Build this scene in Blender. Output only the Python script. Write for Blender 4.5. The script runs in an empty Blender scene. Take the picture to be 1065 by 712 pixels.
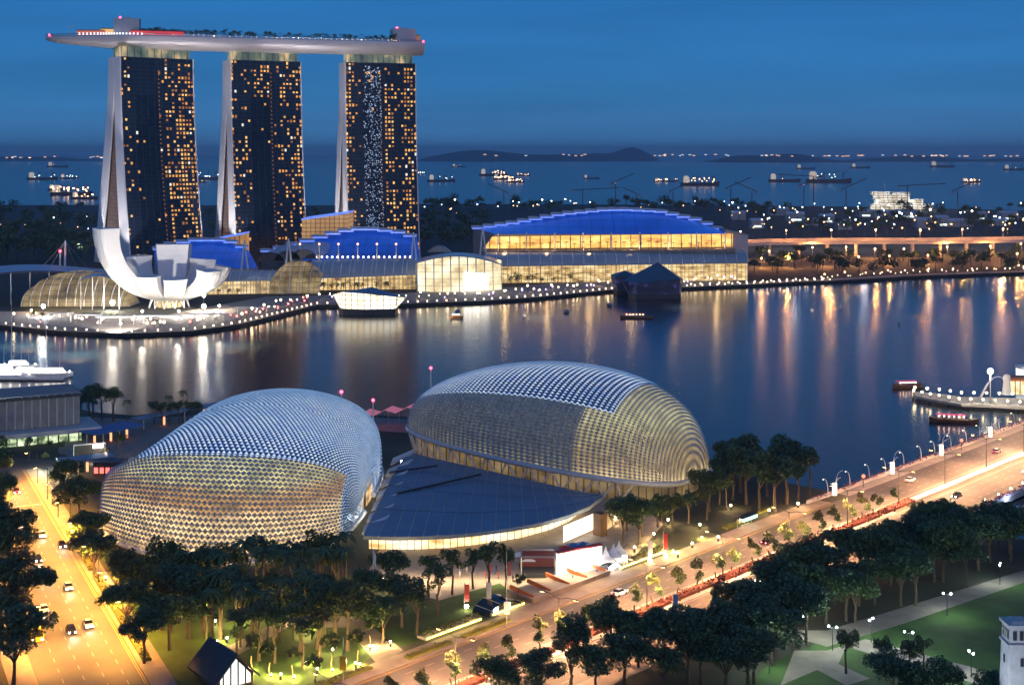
import bpy, math, random
from math import sin, cos, pi, radians
from mathutils import Vector, Matrix
R = random.Random(7)
sc = bpy.context.scene
COL = sc.collection
# ---------------------------------------------------------------- camera, sky, sun, exposure
F, H, YH = 1450.0, 100.0, 158.0          # focal length in pixels of a 1065 wide frame, eye height, eye level row
cam = bpy.data.objects.new('camera', bpy.data.cameras.new('camera')); COL.objects.link(cam)
cam.location = (0, 0, H); cam.rotation_euler = (radians(90), 0, 0)
cam.data.sensor_width = 36; cam.data.lens = F/1065*36
cam.data.shift_y = -(356-YH)/1065
cam.data.clip_end = 120000; cam.data.clip_start = 1
sc.camera = cam
w = bpy.data.worlds.new('World'); sc.world = w; w.use_nodes = True
nt = w.node_tree; N = nt.nodes; L = nt.links; N.clear()
out = N.new('ShaderNodeOutputWorld'); bg = N.new('ShaderNodeBackground'); bg2 = N.new('ShaderNodeBackground')
sky = N.new('ShaderNodeTexSky'); sky.sky_type = 'NISHITA'; sky.sun_disc = False
sky.sun_elevation = radians(-1.5); sky.sun_rotation = radians(180); sky.altitude = 50
L.new(sky.outputs[0], bg.inputs[0]); bg.inputs[1].default_value = 0.035
tc = N.new('ShaderNodeTexCoord'); sx = N.new('ShaderNodeSeparateXYZ'); L.new(tc.outputs['Generated'], sx.inputs[0])
rp = N.new('ShaderNodeValToRGB'); L.new(sx.outputs[2], rp.inputs[0])
el = rp.color_ramp.elements
el[0].position = 0.0; el[0].color = (.036, .132, .285, 1)
el[1].position = 1.0; el[1].color = (.006, .03, .10, 1)
for p_, c_ in ((.02, (.028, .120, .275, 1)), (.06, (.014, .110, .276, 1)), (.11, (.004, .098, .276, 1)), (.3, (.010, .08, .25, 1))):
    e_ = el.new(p_); e_.color = c_
mp = N.new('ShaderNodeMapping'); mp.inputs['Scale'].default_value = (2.2, 2.2, 26); L.new(tc.outputs['Generated'], mp.inputs[0])
nz = N.new('ShaderNodeTexNoise'); nz.inputs['Scale'].default_value = 1.6; nz.inputs['Detail'].default_value = 5; L.new(mp.outputs[0], nz.inputs[0])
mr = N.new('ShaderNodeMapRange'); mr.inputs[1].default_value = .35; mr.inputs[2].default_value = .7; mr.inputs[3].default_value = 1.07; mr.inputs[4].default_value = .86
L.new(nz.outputs[0], mr.inputs[0])
mx = N.new('ShaderNodeVectorMath'); mx.operation = 'SCALE'; L.new(rp.outputs[0], mx.inputs[0]); L.new(mr.outputs[0], mx.inputs['Scale'])
L.new(mx.outputs[0], bg2.inputs[0]); bg2.inputs[1].default_value = 1.32
ad = N.new('ShaderNodeAddShader'); L.new(bg.outputs[0], ad.inputs[0]); L.new(bg2.outputs[0], ad.inputs[1]); L.new(ad.outputs[0], out.inputs[0])
sun = bpy.data.objects.new('sun', bpy.data.lights.new('sun', 'SUN')); COL.objects.link(sun)
sun.data.energy = 0.24; sun.data.angle = radians(40); sun.data.color = (1, .78, .76)
sun.rotation_euler = (radians(72), 0, radians(8))      # afterglow from behind the camera
sc.view_settings.view_transform = 'Standard'; sc.view_settings.look = 'None'
sc.view_settings.exposure = 0.35; sc.view_settings.gamma = 1
cy = sc.cycles; cy.use_denoising = True; cy.max_bounces = 5; cy.diffuse_bounces = 2; cy.glossy_bounces = 3
cy.transmission_bounces = 2; cy.transparent_max_bounces = 4; cy.sample_clamp_indirect = 4; cy.use_light_tree = True
cy.caustics_reflective = False; cy.caustics_refractive = False

# ---------------------------------------------------------------- helpers
def P(x, y, z=0.0):                      # the place at height z that the photograph shows at (x, y)
    Y = F*(H-z)/(y-YH); return Vector(((x-532.5)*Y/F, Y, z))
def at(x, y, D): return Vector(((x-532.5)*D/F, D, H-(y-YH)*D/F))

def mat(name, col, rough=.6, metal=0, var=.15, scale=.3, emit=None, es=0, bump=0, spec=.5, island=0, detail=4):
    m = bpy.data.materials.new(name); m.use_nodes = True; t = m.node_tree; b = t.nodes['Principled BSDF']
    b.inputs['Roughness'].default_value = rough; b.inputs['Metallic'].default_value = metal
    b.inputs['Specular IOR Level'].default_value = spec
    b.inputs['Base Color'].default_value = (*col, 1)
    if var or bump:
        c = t.nodes.new('ShaderNodeTexCoord'); n = t.nodes.new('ShaderNodeTexNoise')
        n.inputs['Scale'].default_value = scale; n.inputs['Detail'].default_value = detail
        t.links.new(c.outputs['Object'], n.inputs[0])
        r = t.nodes.new('ShaderNodeMapRange'); r.inputs[1].default_value = .25; r.inputs[2].default_value = .75
        r.inputs[3].default_value = 1-var; r.inputs[4].default_value = 1+var; t.links.new(n.outputs[0], r.inputs[0])
        s = t.nodes.new('ShaderNodeVectorMath'); s.operation = 'SCALE'; s.inputs[0].default_value = col
        last = r.outputs[0]
        if island:
            g = t.nodes.new('ShaderNodeNewGeometry'); q = t.nodes.new('ShaderNodeMapRange')
            q.inputs[3].default_value = 1-island; q.inputs[4].default_value = 1+island
            t.links.new(g.outputs['Random Per Island'], q.inputs[0])
            k = t.nodes.new('ShaderNodeMath'); k.operation = 'MULTIPLY'
            t.links.new(q.outputs[0], k.inputs[0]); t.links.new(last, k.inputs[1]); last = k.outputs[0]
        t.links.new(last, s.inputs['Scale']); t.links.new(s.outputs[0], b.inputs['Base Color'])
        if bump:
            u = t.nodes.new('ShaderNodeBump'); u.inputs['Strength'].default_value = bump
            t.links.new(n.outputs[0], u.inputs['Height']); t.links.new(u.outputs[0], b.inputs['Normal'])
    if emit:
        b.inputs['Emission Color'].default_value = (*emit, 1); b.inputs['Emission Strength'].default_value = es
    return m

def glow(name, cols, es, scale=(.3, .3, .3), lo=.3, hi=.7, base=(.05, .05, .05), lines=None, rough=.3):
    """lit glazing: rooms behind it differ in lamp colour and brightness (noise), lines = mullion spacing"""
    m = bpy.data.materials.new(name); m.use_nodes = True; t = m.node_tree; b = t.nodes['Principled BSDF']
    b.inputs['Base Color'].default_value = (*base, 1); b.inputs['Roughness'].default_value = rough
    c = t.nodes.new('ShaderNodeTexCoord'); mpp = t.nodes.new('ShaderNodeMapping'); mpp.inputs['Scale'].default_value = scale
    t.links.new(c.outputs['Object'], mpp.inputs[0])
    n = t.nodes.new('ShaderNodeTexNoise'); n.inputs['Scale'].default_value = 1; n.inputs['Detail'].default_value = 3
    t.links.new(mpp.outputs[0], n.inputs[0])
    r = t.nodes.new('ShaderNodeValToRGB'); t.links.new(n.outputs[0], r.inputs[0])
    e = r.color_ramp.elements; e[0].position = lo; e[0].color = (*cols[0], 1); e[1].position = hi; e[1].color = (*cols[-1], 1)
    for i, cc in enumerate(cols[1:-1]):
        q = e.new(lo+(hi-lo)*(i+1)/(len(cols)-1)); q.color = (*cc, 1)
    src = r.outputs[0]
    if lines:
        sp = t.nodes.new('ShaderNodeSeparateXYZ'); t.links.new(c.outputs['Object'], sp.inputs[0])
        for ax, step, wd in lines:
            md = t.nodes.new('ShaderNodeMath'); md.operation = 'PINGPONG'; md.inputs[1].default_value = step/2
            t.links.new(sp.outputs[ax], md.inputs[0])
            g = t.nodes.new('ShaderNodeMath'); g.operation = 'GREATER_THAN'; g.inputs[1].default_value = wd
            t.links.new(md.outputs[0], g.inputs[0])
            s = t.nodes.new('ShaderNodeVectorMath'); s.operation = 'SCALE'
            t.links.new(src, s.inputs[0]); t.links.new(g.outputs[0], s.inputs['Scale']); src = s.outputs[0]
    t.links.new(src, b.inputs['Emission Color']); b.inputs['Emission Strength'].default_value = es
    return m

def lampm(name, col, es):
    return mat(name, (.8, .8, .8), .4, var=0, emit=col, es=es)

def facade(name, base, line, step, rough=.2, axis=2, wd=.3, spec=.4):
    """dark curtain wall with lighter floor bands"""
    m = bpy.data.materials.new(name); m.use_nodes = True; t = m.node_tree; b = t.nodes['Principled BSDF']
    b.inputs['Roughness'].default_value = rough; b.inputs['Specular IOR Level'].default_value = spec
    c = t.nodes.new('ShaderNodeTexCoord'); sp = t.nodes.new('ShaderNodeSeparateXYZ'); t.links.new(c.outputs['Object'], sp.inputs[0])
    md = t.nodes.new('ShaderNodeMath'); md.operation = 'PINGPONG'; md.inputs[1].default_value = step/2; t.links.new(sp.outputs[axis], md.inputs[0])
    g = t.nodes.new('ShaderNodeMath'); g.operation = 'LESS_THAN'; g.inputs[1].default_value = wd; t.links.new(md.outputs[0], g.inputs[0])
    n = t.nodes.new('ShaderNodeTexNoise'); n.inputs['Scale'].default_value = .25; t.links.new(c.outputs['Object'], n.inputs[0])
    mix = t.nodes.new('ShaderNodeMix'); mix.data_type = 'RGBA'; t.links.new(g.outputs[0], mix.inputs[0])
    mix.inputs[6].default_value = (*base, 1); mix.inputs[7].default_value = (*line, 1)
    s = t.nodes.new('ShaderNodeVectorMath'); s.operation = 'SCALE'; t.links.new(mix.outputs[2], s.inputs[0])
    a = t.nodes.new('ShaderNodeMath'); a.operation = 'ADD'; a.inputs[1].default_value = .5; t.links.new(n.outputs[0], a.inputs[0])
    t.links.new(a.outputs[0], s.inputs['Scale']); t.links.new(s.outputs[0], b.inputs['Base Color'])
    return m

class MB:
    def __init__(s): s.v = []; s.f = []; s.mi = []; s.m = 0
    def face(s, *p):
        i = len(s.v); s.v += [Vector(q) for q in p]; s.f.append(tuple(range(i, i+len(p)))); s.mi.append(s.m)
    def quads(s, rows, close=False, flip=False):
        i = len(s.v); n = len(rows[0])
        for r in rows: s.v += [Vector(q) for q in r]
        for a in range(len(rows)-1):
            for b in range(n if close else n-1):
                c = (b+1) % n
                q = (i+a*n+b, i+a*n+c, i+(a+1)*n+c, i+(a+1)*n+b)
                s.f.append(q[::-1] if flip else q); s.mi.append(s.m)
    def hull(s, rows):                   # closed rings with both ends capped
        s.quads(rows, True)
        i = len(s.v); n = len(rows[0])
        s.v += [Vector(q) for q in rows[0]]+[Vector(q) for q in rows[-1]]
        s.f.append(tuple(range(i+n-1, i-1, -1))); s.f.append(tuple(range(i+n, i+2*n))); s.mi += [s.m, s.m]
    def box(s, c, d, rz=0):
        x, y, z = d[0]/2, d[1]/2, d[2]/2; ca, sa = cos(rz), sin(rz)
        def q(a, b, e): return (c[0]+a*ca-b*sa, c[1]+a*sa+b*ca, c[2]+e)
        s.hull([[q(-x, -y, e), q(x, -y, e), q(x, y, e), q(-x, y, e)] for e in (-z, z)])
    def bar(s, p, q, w_, h_):            # box along p-q, width w_ sideways, height h_ up
        p = Vector(p); q = Vector(q); d = (q-p).normalized(); sd = d.cross(Vector((0, 0, 1)))
        sd = sd.normalized() if sd.length > .01 else Vector((1, 0, 0)); up = sd.cross(d)
        a = sd*w_/2; b = up*h_/2
        s.hull([[k-a-b, k+a-b, k+a+b, k-a+b] for k in (p, q)])
    def prism(s, poly, z0, z1):
        s.hull([[(p[0], p[1], z0) for p in poly], [(p[0], p[1], z1) for p in poly]])
    def tube(s, p, q, r0, r1=None, n=6): s.path([p, q], [r0, r0 if r1 is None else r1], n)
    def path(s, pts, rr, n=6):
        pts = [Vector(p) for p in pts]; rows = []
        for i, p in enumerate(pts):
            d = (pts[min(i+1, len(pts)-1)]-pts[max(i-1, 0)]).normalized()
            a = d.cross(Vector((0, 0, 1)) if abs(d.z) < .95 else Vector((1, 0, 0))).normalized(); b = a.cross(d)
            r = rr[i] if hasattr(rr, '__len__') else rr
            rows.append([p+a*r*cos(2*pi*k/n)-b*r*sin(2*pi*k/n) for k in range(n)])
        s.hull(rows)
    def ball(s, c, r, n=6, m=4, sz=1):
        s.hull([[(c[0]+r*sin(t)*cos(2*pi*k/n), c[1]+r*sin(t)*sin(2*pi*k/n), c[2]-sz*r*cos(t)) for k in range(n)]
                for t in [.15+(pi-.3)*j/m for j in range(m+1)]])
    def build(s, name, m, parent=None, smooth=False):
        ms = m if isinstance(m, (list, tuple)) else [m]
        if parent is None:
            lo = [min(v[i] for v in s.v) for i in range(3)]; hi = [max(v[i] for v in s.v) for i in range(3)]
            o_ = Vector(((lo[0]+hi[0])/2, (lo[1]+hi[1])/2, lo[2]))
        else: o_ = Vector(ORG.get(parent.name, (0, 0, 0)))
        me = bpy.data.meshes.new(name); me.from_pydata([tuple(v-o_) for v in s.v], [], s.f)
        for k in ms: me.materials.append(k)
        me.polygons.foreach_set('material_index', s.mi)
        if smooth: me.polygons.foreach_set('use_smooth', [True]*len(s.f))
        me.update(); o = bpy.data.objects.new(name, me); COL.objects.link(o)
        if parent is not None: o.parent = parent; ORG[o.name] = o_
        else: o.location = o_; ORG[o.name] = o_
        return o
ORG = {}
def tag(o, label=None, cat=None, group=None, kind=None):
    for k, v in (('label', label), ('category', cat), ('group', group), ('kind', kind)):
        if v: o[k] = v
    return o
def thing(name, label, cat, loc=(0, 0, 0), group=None, rz=0):
    o = bpy.data.objects.new(name, None); COL.objects.link(o); o.location = loc; o.rotation_euler.z = rz
    ORG[o.name] = Vector(loc); return tag(o, label, cat, group)
def dup(o, loc, rz=0, scl=1, label=None, group=None):
    def cp(a, par):
        c = a.copy(); COL.objects.link(c)
        if par: c.parent = par
        for ch in a.children: cp(ch, c)
        return c
    c = cp(o, None); c.location = loc; c.rotation_euler.z = rz
    c.scale = scl if hasattr(scl, '__len__') else (scl,)*3
    if label: c['label'] = label
    if group: c['group'] = group
    return c
class Kind:                              # first use moves the thing itself, later uses copy it
    def __init__(s, root): s.root = root; s.used = False
    def put(s, loc, rz=0, scl=1, label=None, group=None):
        if not s.used:
            s.used = True; o = s.root; o.location = loc; o.rotation_euler.z = rz
            o.scale = scl if hasattr(scl, '__len__') else (scl,)*3
            if label: o['label'] = label
            if group: o['group'] = group
            return o
        return dup(s.root, loc, rz, scl, label, group)
def light(name, typ, loc, energy, color, parent=None, size=1, rot=None, spot=None, blend=.4):
    d = bpy.data.lights.new(name, typ); d.energy = energy; d.color = color
    if typ in ('POINT', 'SPOT'): d.shadow_soft_size = size
    if typ == 'SPOT': d.spot_size = radians(spot or 140); d.spot_blend = blend
    o = bpy.data.objects.new(name, d); COL.objects.link(o)
    o.location = Vector(loc)-(ORG.get(parent.name, Vector()) if parent else Vector()); o.parent = parent
    if rot: o.rotation_euler = rot
    return o
def aim(o, d): o.rotation_euler = Vector(d).to_track_quat('-Z', 'Y').to_euler()
def along(pts, step):                    # points every step metres along a polyline
    res = []; left = 0
    for a, b in zip(pts, pts[1:]):
        ln = (b-a).length; t = left
        while t < ln: res.append(a.lerp(b, t/ln)); t += step
        left = t-ln
    return res
ORDW = ['first', 'second', 'third', 'fourth', 'fifth', 'sixth', 'seventh', 'eighth', 'ninth', 'tenth', 'eleventh', 'twelfth',
        'thirteenth', 'fourteenth', 'fifteenth', 'sixteenth', 'seventeenth', 'eighteenth', 'nineteenth', 'twentieth']
def nth(i):
    if i < 20: return ORDW[i]
    t = ('twenty', 'thirty', 'forty', 'fifty', 'sixty', 'seventy', 'eighty', 'ninety')[(i+1)//10-2]; u = (i+1) % 10
    return t+'-'+ORDW[u-1] if u else {'twenty': 'twentieth', 'thirty': 'thirtieth', 'forty': 'fortieth', 'fifty': 'fiftieth', 'sixty': 'sixtieth', 'seventy': 'seventieth', 'eighty': 'eightieth', 'ninety': 'ninetieth'}[t]

# ---------------------------------------------------------------- materials
WHITE = mat('white_paint', (.78, .78, .78), .5, var=.06, scale=.2)
CONC = mat('pale_concrete', (.62, .60, .60), .7, var=.1, scale=.08)
GREYC = mat('grey_concrete', (.33, .32, .31), .8, var=.2, scale=.3)
STEEL = mat('steel', (.45, .47, .5), .35, .7, var=.08)
DARK = mat('dark_metal', (.04, .045, .05), .5, var=.2)
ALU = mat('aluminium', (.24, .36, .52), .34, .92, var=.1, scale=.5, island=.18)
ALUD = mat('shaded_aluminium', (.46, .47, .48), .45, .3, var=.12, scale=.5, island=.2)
ROOFB = mat('zinc_roof', (.20, .27, .36), .45, .3, var=.12, scale=.12)
ASPH = mat('asphalt', (.085, .08, .078), .7, var=.38, scale=.06, bump=.1, detail=12)
PAVE = mat('paving', (.26, .22, .19), .8, var=.25, scale=.25, detail=8)
PAVEW = mat('plaza_paving', (.36, .30, .25), .75, var=.2, scale=.4, detail=8)
GRASS = mat('lawn', (.045, .10, .018), .9, var=.55, scale=.11, detail=12, bump=.3)
EARTH = mat('earth', (.05, .055, .035), .9, var=.4, scale=.06, detail=8)
FARLAND = mat('far_earth', (.035, .037, .03), .9, var=.5, scale=.012, detail=8)
LINE = mat('road_paint', (.27, .26, .23), .6, var=.15, scale=2)
YLINE = mat('yellow_paint', (.5, .3, .04), .6, var=.15, scale=2)
STONE = mat('pale_stone', (.55, .54, .52), .75, var=.15, scale=.8)
WOOD = mat('brown_timber', (.16, .08, .04), .7, var=.2)
BARK = mat('bark', (.10, .075, .05), .9, var=.3, scale=2)
LEAF = [mat('broad_foliage', (.085, .140, .050), .75, var=.35, scale=.22, island=.45),
        mat('dark_foliage', (.068, .125, .060), .75, var=.35, scale=.25, island=.45),
        mat('olive_foliage', (.105, .130, .040), .75, var=.35, scale=.3, island=.4),
        mat('palm_foliage', (.070, .118, .045), .65, var=.3, scale=.4, island=.4)]
YLEAF = mat('yellow_hedge_foliage', (.13, .13, .02), .8, var=.3, scale=1, island=.4)
FLOW = mat('red_flower_hedge', (.16, .045, .03), .8, var=.5, scale=1.2, island=.5)
PFLOW = mat('purple_flowers', (.22, .07, .14), .8, var=.4, scale=1, island=.5)
RED = mat('red_paint', (.5, .03, .03), .5, var=.1); BLUEP = mat('blue_paint', (.05, .15, .4), .5, var=.1)
YELP = mat('yellow_coach_paint', (.7, .42, .03), .35, var=.05); GLASSD = mat('dark_glass', (.01, .015, .02), .1, var=0, spec=.8)
TYRE = mat('rubber', (.02, .02, .02), .8, var=0)
TENT = mat('tent_fabric', (.85, .84, .82), .7, var=.05)
L_WARM = lampm('warm_lamp_glow', (1, .72, .38), 45); L_PROM = lampm('promenade_lamp_glow', (1, .70, .42), 16)
L_COOL = lampm('cool_lamp_glow', (.85, .93, 1), 45); L_SOD = lampm('sodium_lamp_glow', (1, .5, .13), 40)
L_RED = lampm('red_beacon_glow', (1, .03, .06), 12); L_WHITE = lampm('white_lamp_glow', (1, .93, .8), 60)
L_SOFT = lampm('soft_lantern_glow', (1, .78, .5), 5); L_HEAD = lampm('headlamp_glow', (1, .92, .75), 30)
L_GRN = lampm('green_sign_glow', (.3, 1, .7), 2.5)
L_WIN = [mat(n_, (.02, .02, .025), .3, var=0, emit=c_, es=e_) for n_, c_, e_ in (('lit_room_amber', (1, .44, .08), .75), ('lit_room_gold', (1, .56, .16), 1.0),
         ('lit_room_dim', (1, .38, .07), .32), ('lit_room_white', (.95, .92, .8), .9))]
L_GLINT = lampm('painted_glint_glow', (.42, .66, 1), .34)  # cold reflections in the tower glass, put in as emission

# ---------------------------------------------------------------- water, land, hills
wm = bpy.data.materials.new('water'); wm.use_nodes = True; t = wm.node_tree; b = t.nodes['Principled BSDF']
b.inputs['Base Color'].default_value = (.004, .011, .020, 1); b.inputs['Roughness'].default_value = .20; b.inputs['IOR'].default_value = 1.33
c = t.nodes.new('ShaderNodeTexCoord'); n = t.nodes.new('ShaderNodeTexNoise'); n.inputs['Scale'].default_value = .12; n.inputs['Detail'].default_value = 3
t.links.new(c.outputs['Object'], n.inputs[0]); u = t.nodes.new('ShaderNodeBump'); u.inputs['Strength'].default_value = .06; u.inputs['Distance'].default_value = 1
t.links.new(n.outputs[0], u.inputs['Height']); t.links.new(u.outputs[0], b.inputs['Normal'])
m = MB(); m.face((-26000, -300, -2), (26000, -300, -2), (26000, 42000, -2), (-26000, 42000, -2))
tag(m.build('water', wm), kind='structure')

def land(name, px, mt, z0, z1):
    m = MB(); m.prism([P(x, y) for x, y in px][::-1], z0, z1); return tag(m.build(name, mt), kind='structure')
SHORE = [(-160, 336), (0, 338), (60, 344), (130, 347), (200, 344), (250, 337), (290, 327), (330, 317), (415, 316), (500, 313), (560, 309), (640, 301), (705, 299),
         (780, 296), (830, 293), (865, 292), (960, 286.5), (1065, 283), (1300, 279)]
FARC = [(1300, 224), (1065, 219), (900, 215), (760, 213.5), (600, 212.5), (440, 212), (300, 214), (100, 213), (-160, 214)]
land('far_ground', SHORE+FARC, FARLAND, -6, 0)
NEAR = [(-420, 405), (0, 404), (95, 428), (140, 432), (200, 425), (270, 424), (420, 433), (560, 446), (700, 470), (770, 492), (850, 508), (890, 517),
        (1000, 552), (1300, 590), (1700, 1500), (-1200, 1500)]
land('near_ground', NEAR, EARTH, -6, 0)
# promenade paving along the far shore, 14 m deep
def strip(name, edge, depth, z, mt, dz=.05):
    m = MB(); rows = [[], []]
    for i, p in enumerate(edge):
        a = edge[max(0, i-1)]; b_ = edge[min(len(edge)-1, i+1)]; d = (b_-a).normalized(); nn = Vector((-d.y, d.x, 0))
        rows[0].append(p+Vector((0, 0, z))); rows[1].append(p+nn*depth+Vector((0, 0, z)))
    m.quads(rows, flip=False)
    return m.build(name, mt)
shore = [P(x, y) for x, y in SHORE]
tag(strip('promenade_paving', shore, 16, .02, PAVE), kind='structure')
tag(strip('forecourt_paving', [P(x, y-1.2) for x, y in SHORE if -160 <= x <= 780], 62, .012, PAVEW), kind='structure')
# hills and islands on the horizon
m = MB()
for x0, x1, ya, D, sd in ((430, 690, 153, 15000, 1), (745, 905, 158.5, 13500, 2), (905, 1120, 159.5, 14500, 3), (-60, 110, 160, 15500, 4), (590, 690, 150.5, 17000, 5)):
    rr = random.Random(sd); nseg = 26; ph = [rr.uniform(0, 6) for _ in range(3)]
    rows = [[], [], []]
    for i in range(nseg+1):
        k = i/nseg; x = x0+(x1-x0)*k
        hgt = (at(0, ya, D).z)*(sin(pi*k)**.5)*(.62+.25*sin(5*k+ph[0])+.13*sin(13*k+ph[1]))
        b_ = at(x, YH, D); b_.z = -2
        rows[0].append(b_); rows[1].append(b_+Vector((0, 700, max(2, hgt)))); rows[2].append(b_+Vector((0, 1500, 0)))
    m.quads(rows)
tag(m.build('far_hills', FARLAND, smooth=True), kind='structure')

# the two roads: frames (along, across)
BA = Vector((-19.35, 273.6, 0)); BD = Vector((.665, .747, 0)); BN = Vector((.747, -.665, 0))
def B(s, t_, z=0): return BA+BD*s+BN*t_+Vector((0, 0, z))
LA = Vector((-127, 384.6, 0)); LD = Vector((.434, -.901, 0)); LN = Vector((-.901, -.434, 0))
def Lr(s, t_, z=0): return LA+LD*s+LN*t_+Vector((0, 0, z))
def rect(mb, fr, s0, s1, t0, t1, z): mb.face(fr(s0, t0, z), fr(s0, t1, z), fr(s1, t1, z), fr(s1, t0, z))
def slab(mb, fr, s0, s1, t0, t1, z0, z1):
    mb.hull([[fr(s0, t0, z), fr(s0, t1, z), fr(s1, t1, z), fr(s1, t0, z)] for z in (z0, z1)])
m = MB(); rect(m, B, -230, 480, 0, 32, .03); tag(m.build('boulevard_road', ASPH), kind='structure')
m = MB(); m.m = 0
for k in range(-40, 90):
    for tt in (3.4, 6.7, 10.1, 22.3, 25.6, 28.9): rect(m, B, k*5.4, k*5.4+2.2, tt-.09, tt+.09, .042)
for tt in (13.0, 19.6, 31.5): rect(m, B, -230, 480, tt-.12, tt+.12, .042)
for k in range(30):                      # zebra hatching beside the median
    rect(m, B, -30+k*3.2, -28.6+k*3.2, 19.9, 21.0, .042)
m.m = 1; rect(m, B, -230, 166, .3, .45, .042); rect(m, B, -230, 166, .7, .85, .042)
tag(m.build('boulevard_road_markings', [LINE, YLINE]), kind='structure')
m = MB(); slab(m, B, -230, 168, 13.5, 19.1, 0, .16); tag(m.build('median_kerb', GREYC), kind='structure')
m = MB(); slab(m, B, -230, 166, -5.2, 0, 0, .14); slab(m, B, -230, 190, 32, 36.5, 0, .14); tag(m.build('boulevard_pavement', PAVE), kind='structure')
m = MB(); rect(m, Lr, -70, 330, 0, 19, .03)
m.face(*[P(x, y, .028) for x, y in ((-90, 505), (66, 505), (60, 478), (-90, 472))])
tag(m.build('avenue_road', ASPH), kind='structure')
m = MB()
for k in range(-8, 50):
    for tt in (3.6, 7.2, 10.8, 14.6): rect(m, Lr, k*6, k*6+2.4, tt-.09, tt+.09, .042)
rect(m, Lr, -14, -12.8, .4, 18, .042)
m.m = 1
for tt in (.3, .7): rect(m, Lr, -60, 300, tt, tt+.16, .042)
m.face(*[Lr(s, t_, .044) for s, t_ in ((-42, 6), (-42, 6.5), (-22, 9.5), (-22, 9))]); m.face(*[Lr(s, t_, .044) for s, t_ in ((-22, 9), (-22, 9.5), (-30, 5.5), (-30, 5))])
tag(m.build('avenue_road_markings', [LINE, YLINE]), kind='structure')
m = MB(); slab(m, Lr, -60, 300, -4.5, 0, 0, .14); slab(m, Lr, -20, 300, 19, 24, 0, .14); tag(m.build('avenue_pavement', PAVE), kind='structure')
# plaza, garden lawns, paths
def sheet(name, px, mt, z):
    m = MB(); m.face(*[P(x, y, z) for x, y in px][::-1]); return tag(m.build(name, mt), kind='structure')
sheet('plaza_paving', [(380, 600), (470, 628), (520, 640), (585, 622), (640, 600), (690, 545), (640, 500), (420, 520)], PAVEW, .02)
sheet('waterfront_paving', [(60, 470), (140, 500), (260, 440), (430, 450), (430, 436), (260, 428), (140, 436), (70, 432)], PAVE, .02)
sheet('garden_lawn', [(120, 600), (395, 600), (470, 640), (330, 712), (230, 760), (150, 700)], GRASS, .018)
sheet('verge_lawn', [(400, 640), (520, 606), (540, 622), (420, 672), (395, 664)], GRASS, .03)
sheet('park_lawn', [(720, 760), (800, 690), (880, 655), (1080, 600), (1300, 580), (1300, 760)], GRASS, .02)
sheet('park_path', [(812, 712), (826, 676), (860, 676), (900, 664), (1010, 693), (1040, 705), (1020, 712), (880, 672), (872, 690), (905, 705), (880, 712), (850, 696)], PAVE, .034)
sheet('park_walk', [(800, 655), (860, 672), (940, 648), (1080, 600), (1300, 548), (1300, 528), (1080, 588), (930, 634), (860, 655)], PAVE, .034)
sheet('garden_path', [(392, 690), (420, 676), (372, 640), (300, 640), (220, 680), (230, 690), (300, 652), (360, 652)], PAVE, .03)

# ---------------------------------------------------------------- the two spiked shell halls
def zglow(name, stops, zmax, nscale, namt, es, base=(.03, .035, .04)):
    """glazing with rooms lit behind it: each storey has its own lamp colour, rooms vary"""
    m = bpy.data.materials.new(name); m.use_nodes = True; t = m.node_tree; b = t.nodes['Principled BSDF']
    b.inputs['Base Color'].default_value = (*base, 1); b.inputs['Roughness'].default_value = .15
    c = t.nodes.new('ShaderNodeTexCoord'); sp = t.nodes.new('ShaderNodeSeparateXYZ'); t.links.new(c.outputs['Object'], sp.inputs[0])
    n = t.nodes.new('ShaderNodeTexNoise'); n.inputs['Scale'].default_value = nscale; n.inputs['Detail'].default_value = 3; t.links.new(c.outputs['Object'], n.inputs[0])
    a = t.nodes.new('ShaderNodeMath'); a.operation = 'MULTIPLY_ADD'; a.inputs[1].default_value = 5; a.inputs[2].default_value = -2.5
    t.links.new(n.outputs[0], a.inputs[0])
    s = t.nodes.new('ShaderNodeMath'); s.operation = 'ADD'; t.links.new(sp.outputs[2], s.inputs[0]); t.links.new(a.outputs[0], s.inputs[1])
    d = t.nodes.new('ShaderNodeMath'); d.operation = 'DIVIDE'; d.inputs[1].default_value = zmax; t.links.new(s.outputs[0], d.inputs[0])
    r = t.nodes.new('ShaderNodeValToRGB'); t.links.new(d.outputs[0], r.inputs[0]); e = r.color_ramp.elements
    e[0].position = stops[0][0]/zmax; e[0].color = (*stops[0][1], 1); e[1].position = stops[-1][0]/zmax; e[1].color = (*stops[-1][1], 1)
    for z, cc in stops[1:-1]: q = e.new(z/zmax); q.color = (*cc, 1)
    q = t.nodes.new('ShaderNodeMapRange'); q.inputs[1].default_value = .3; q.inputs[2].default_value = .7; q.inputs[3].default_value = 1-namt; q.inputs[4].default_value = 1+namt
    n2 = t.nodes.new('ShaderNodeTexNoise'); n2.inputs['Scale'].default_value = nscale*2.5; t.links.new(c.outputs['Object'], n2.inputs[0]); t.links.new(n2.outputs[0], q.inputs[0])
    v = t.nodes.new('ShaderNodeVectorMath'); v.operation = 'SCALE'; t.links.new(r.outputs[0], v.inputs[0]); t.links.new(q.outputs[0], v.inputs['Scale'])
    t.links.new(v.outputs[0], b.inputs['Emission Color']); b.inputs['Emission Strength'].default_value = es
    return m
SKYL = glow('skylight_glazing', [(.40, .56, .9), (.80, .92, 1)], .85, (.4, .4, .4), base=(.03, .05, .08))
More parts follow.
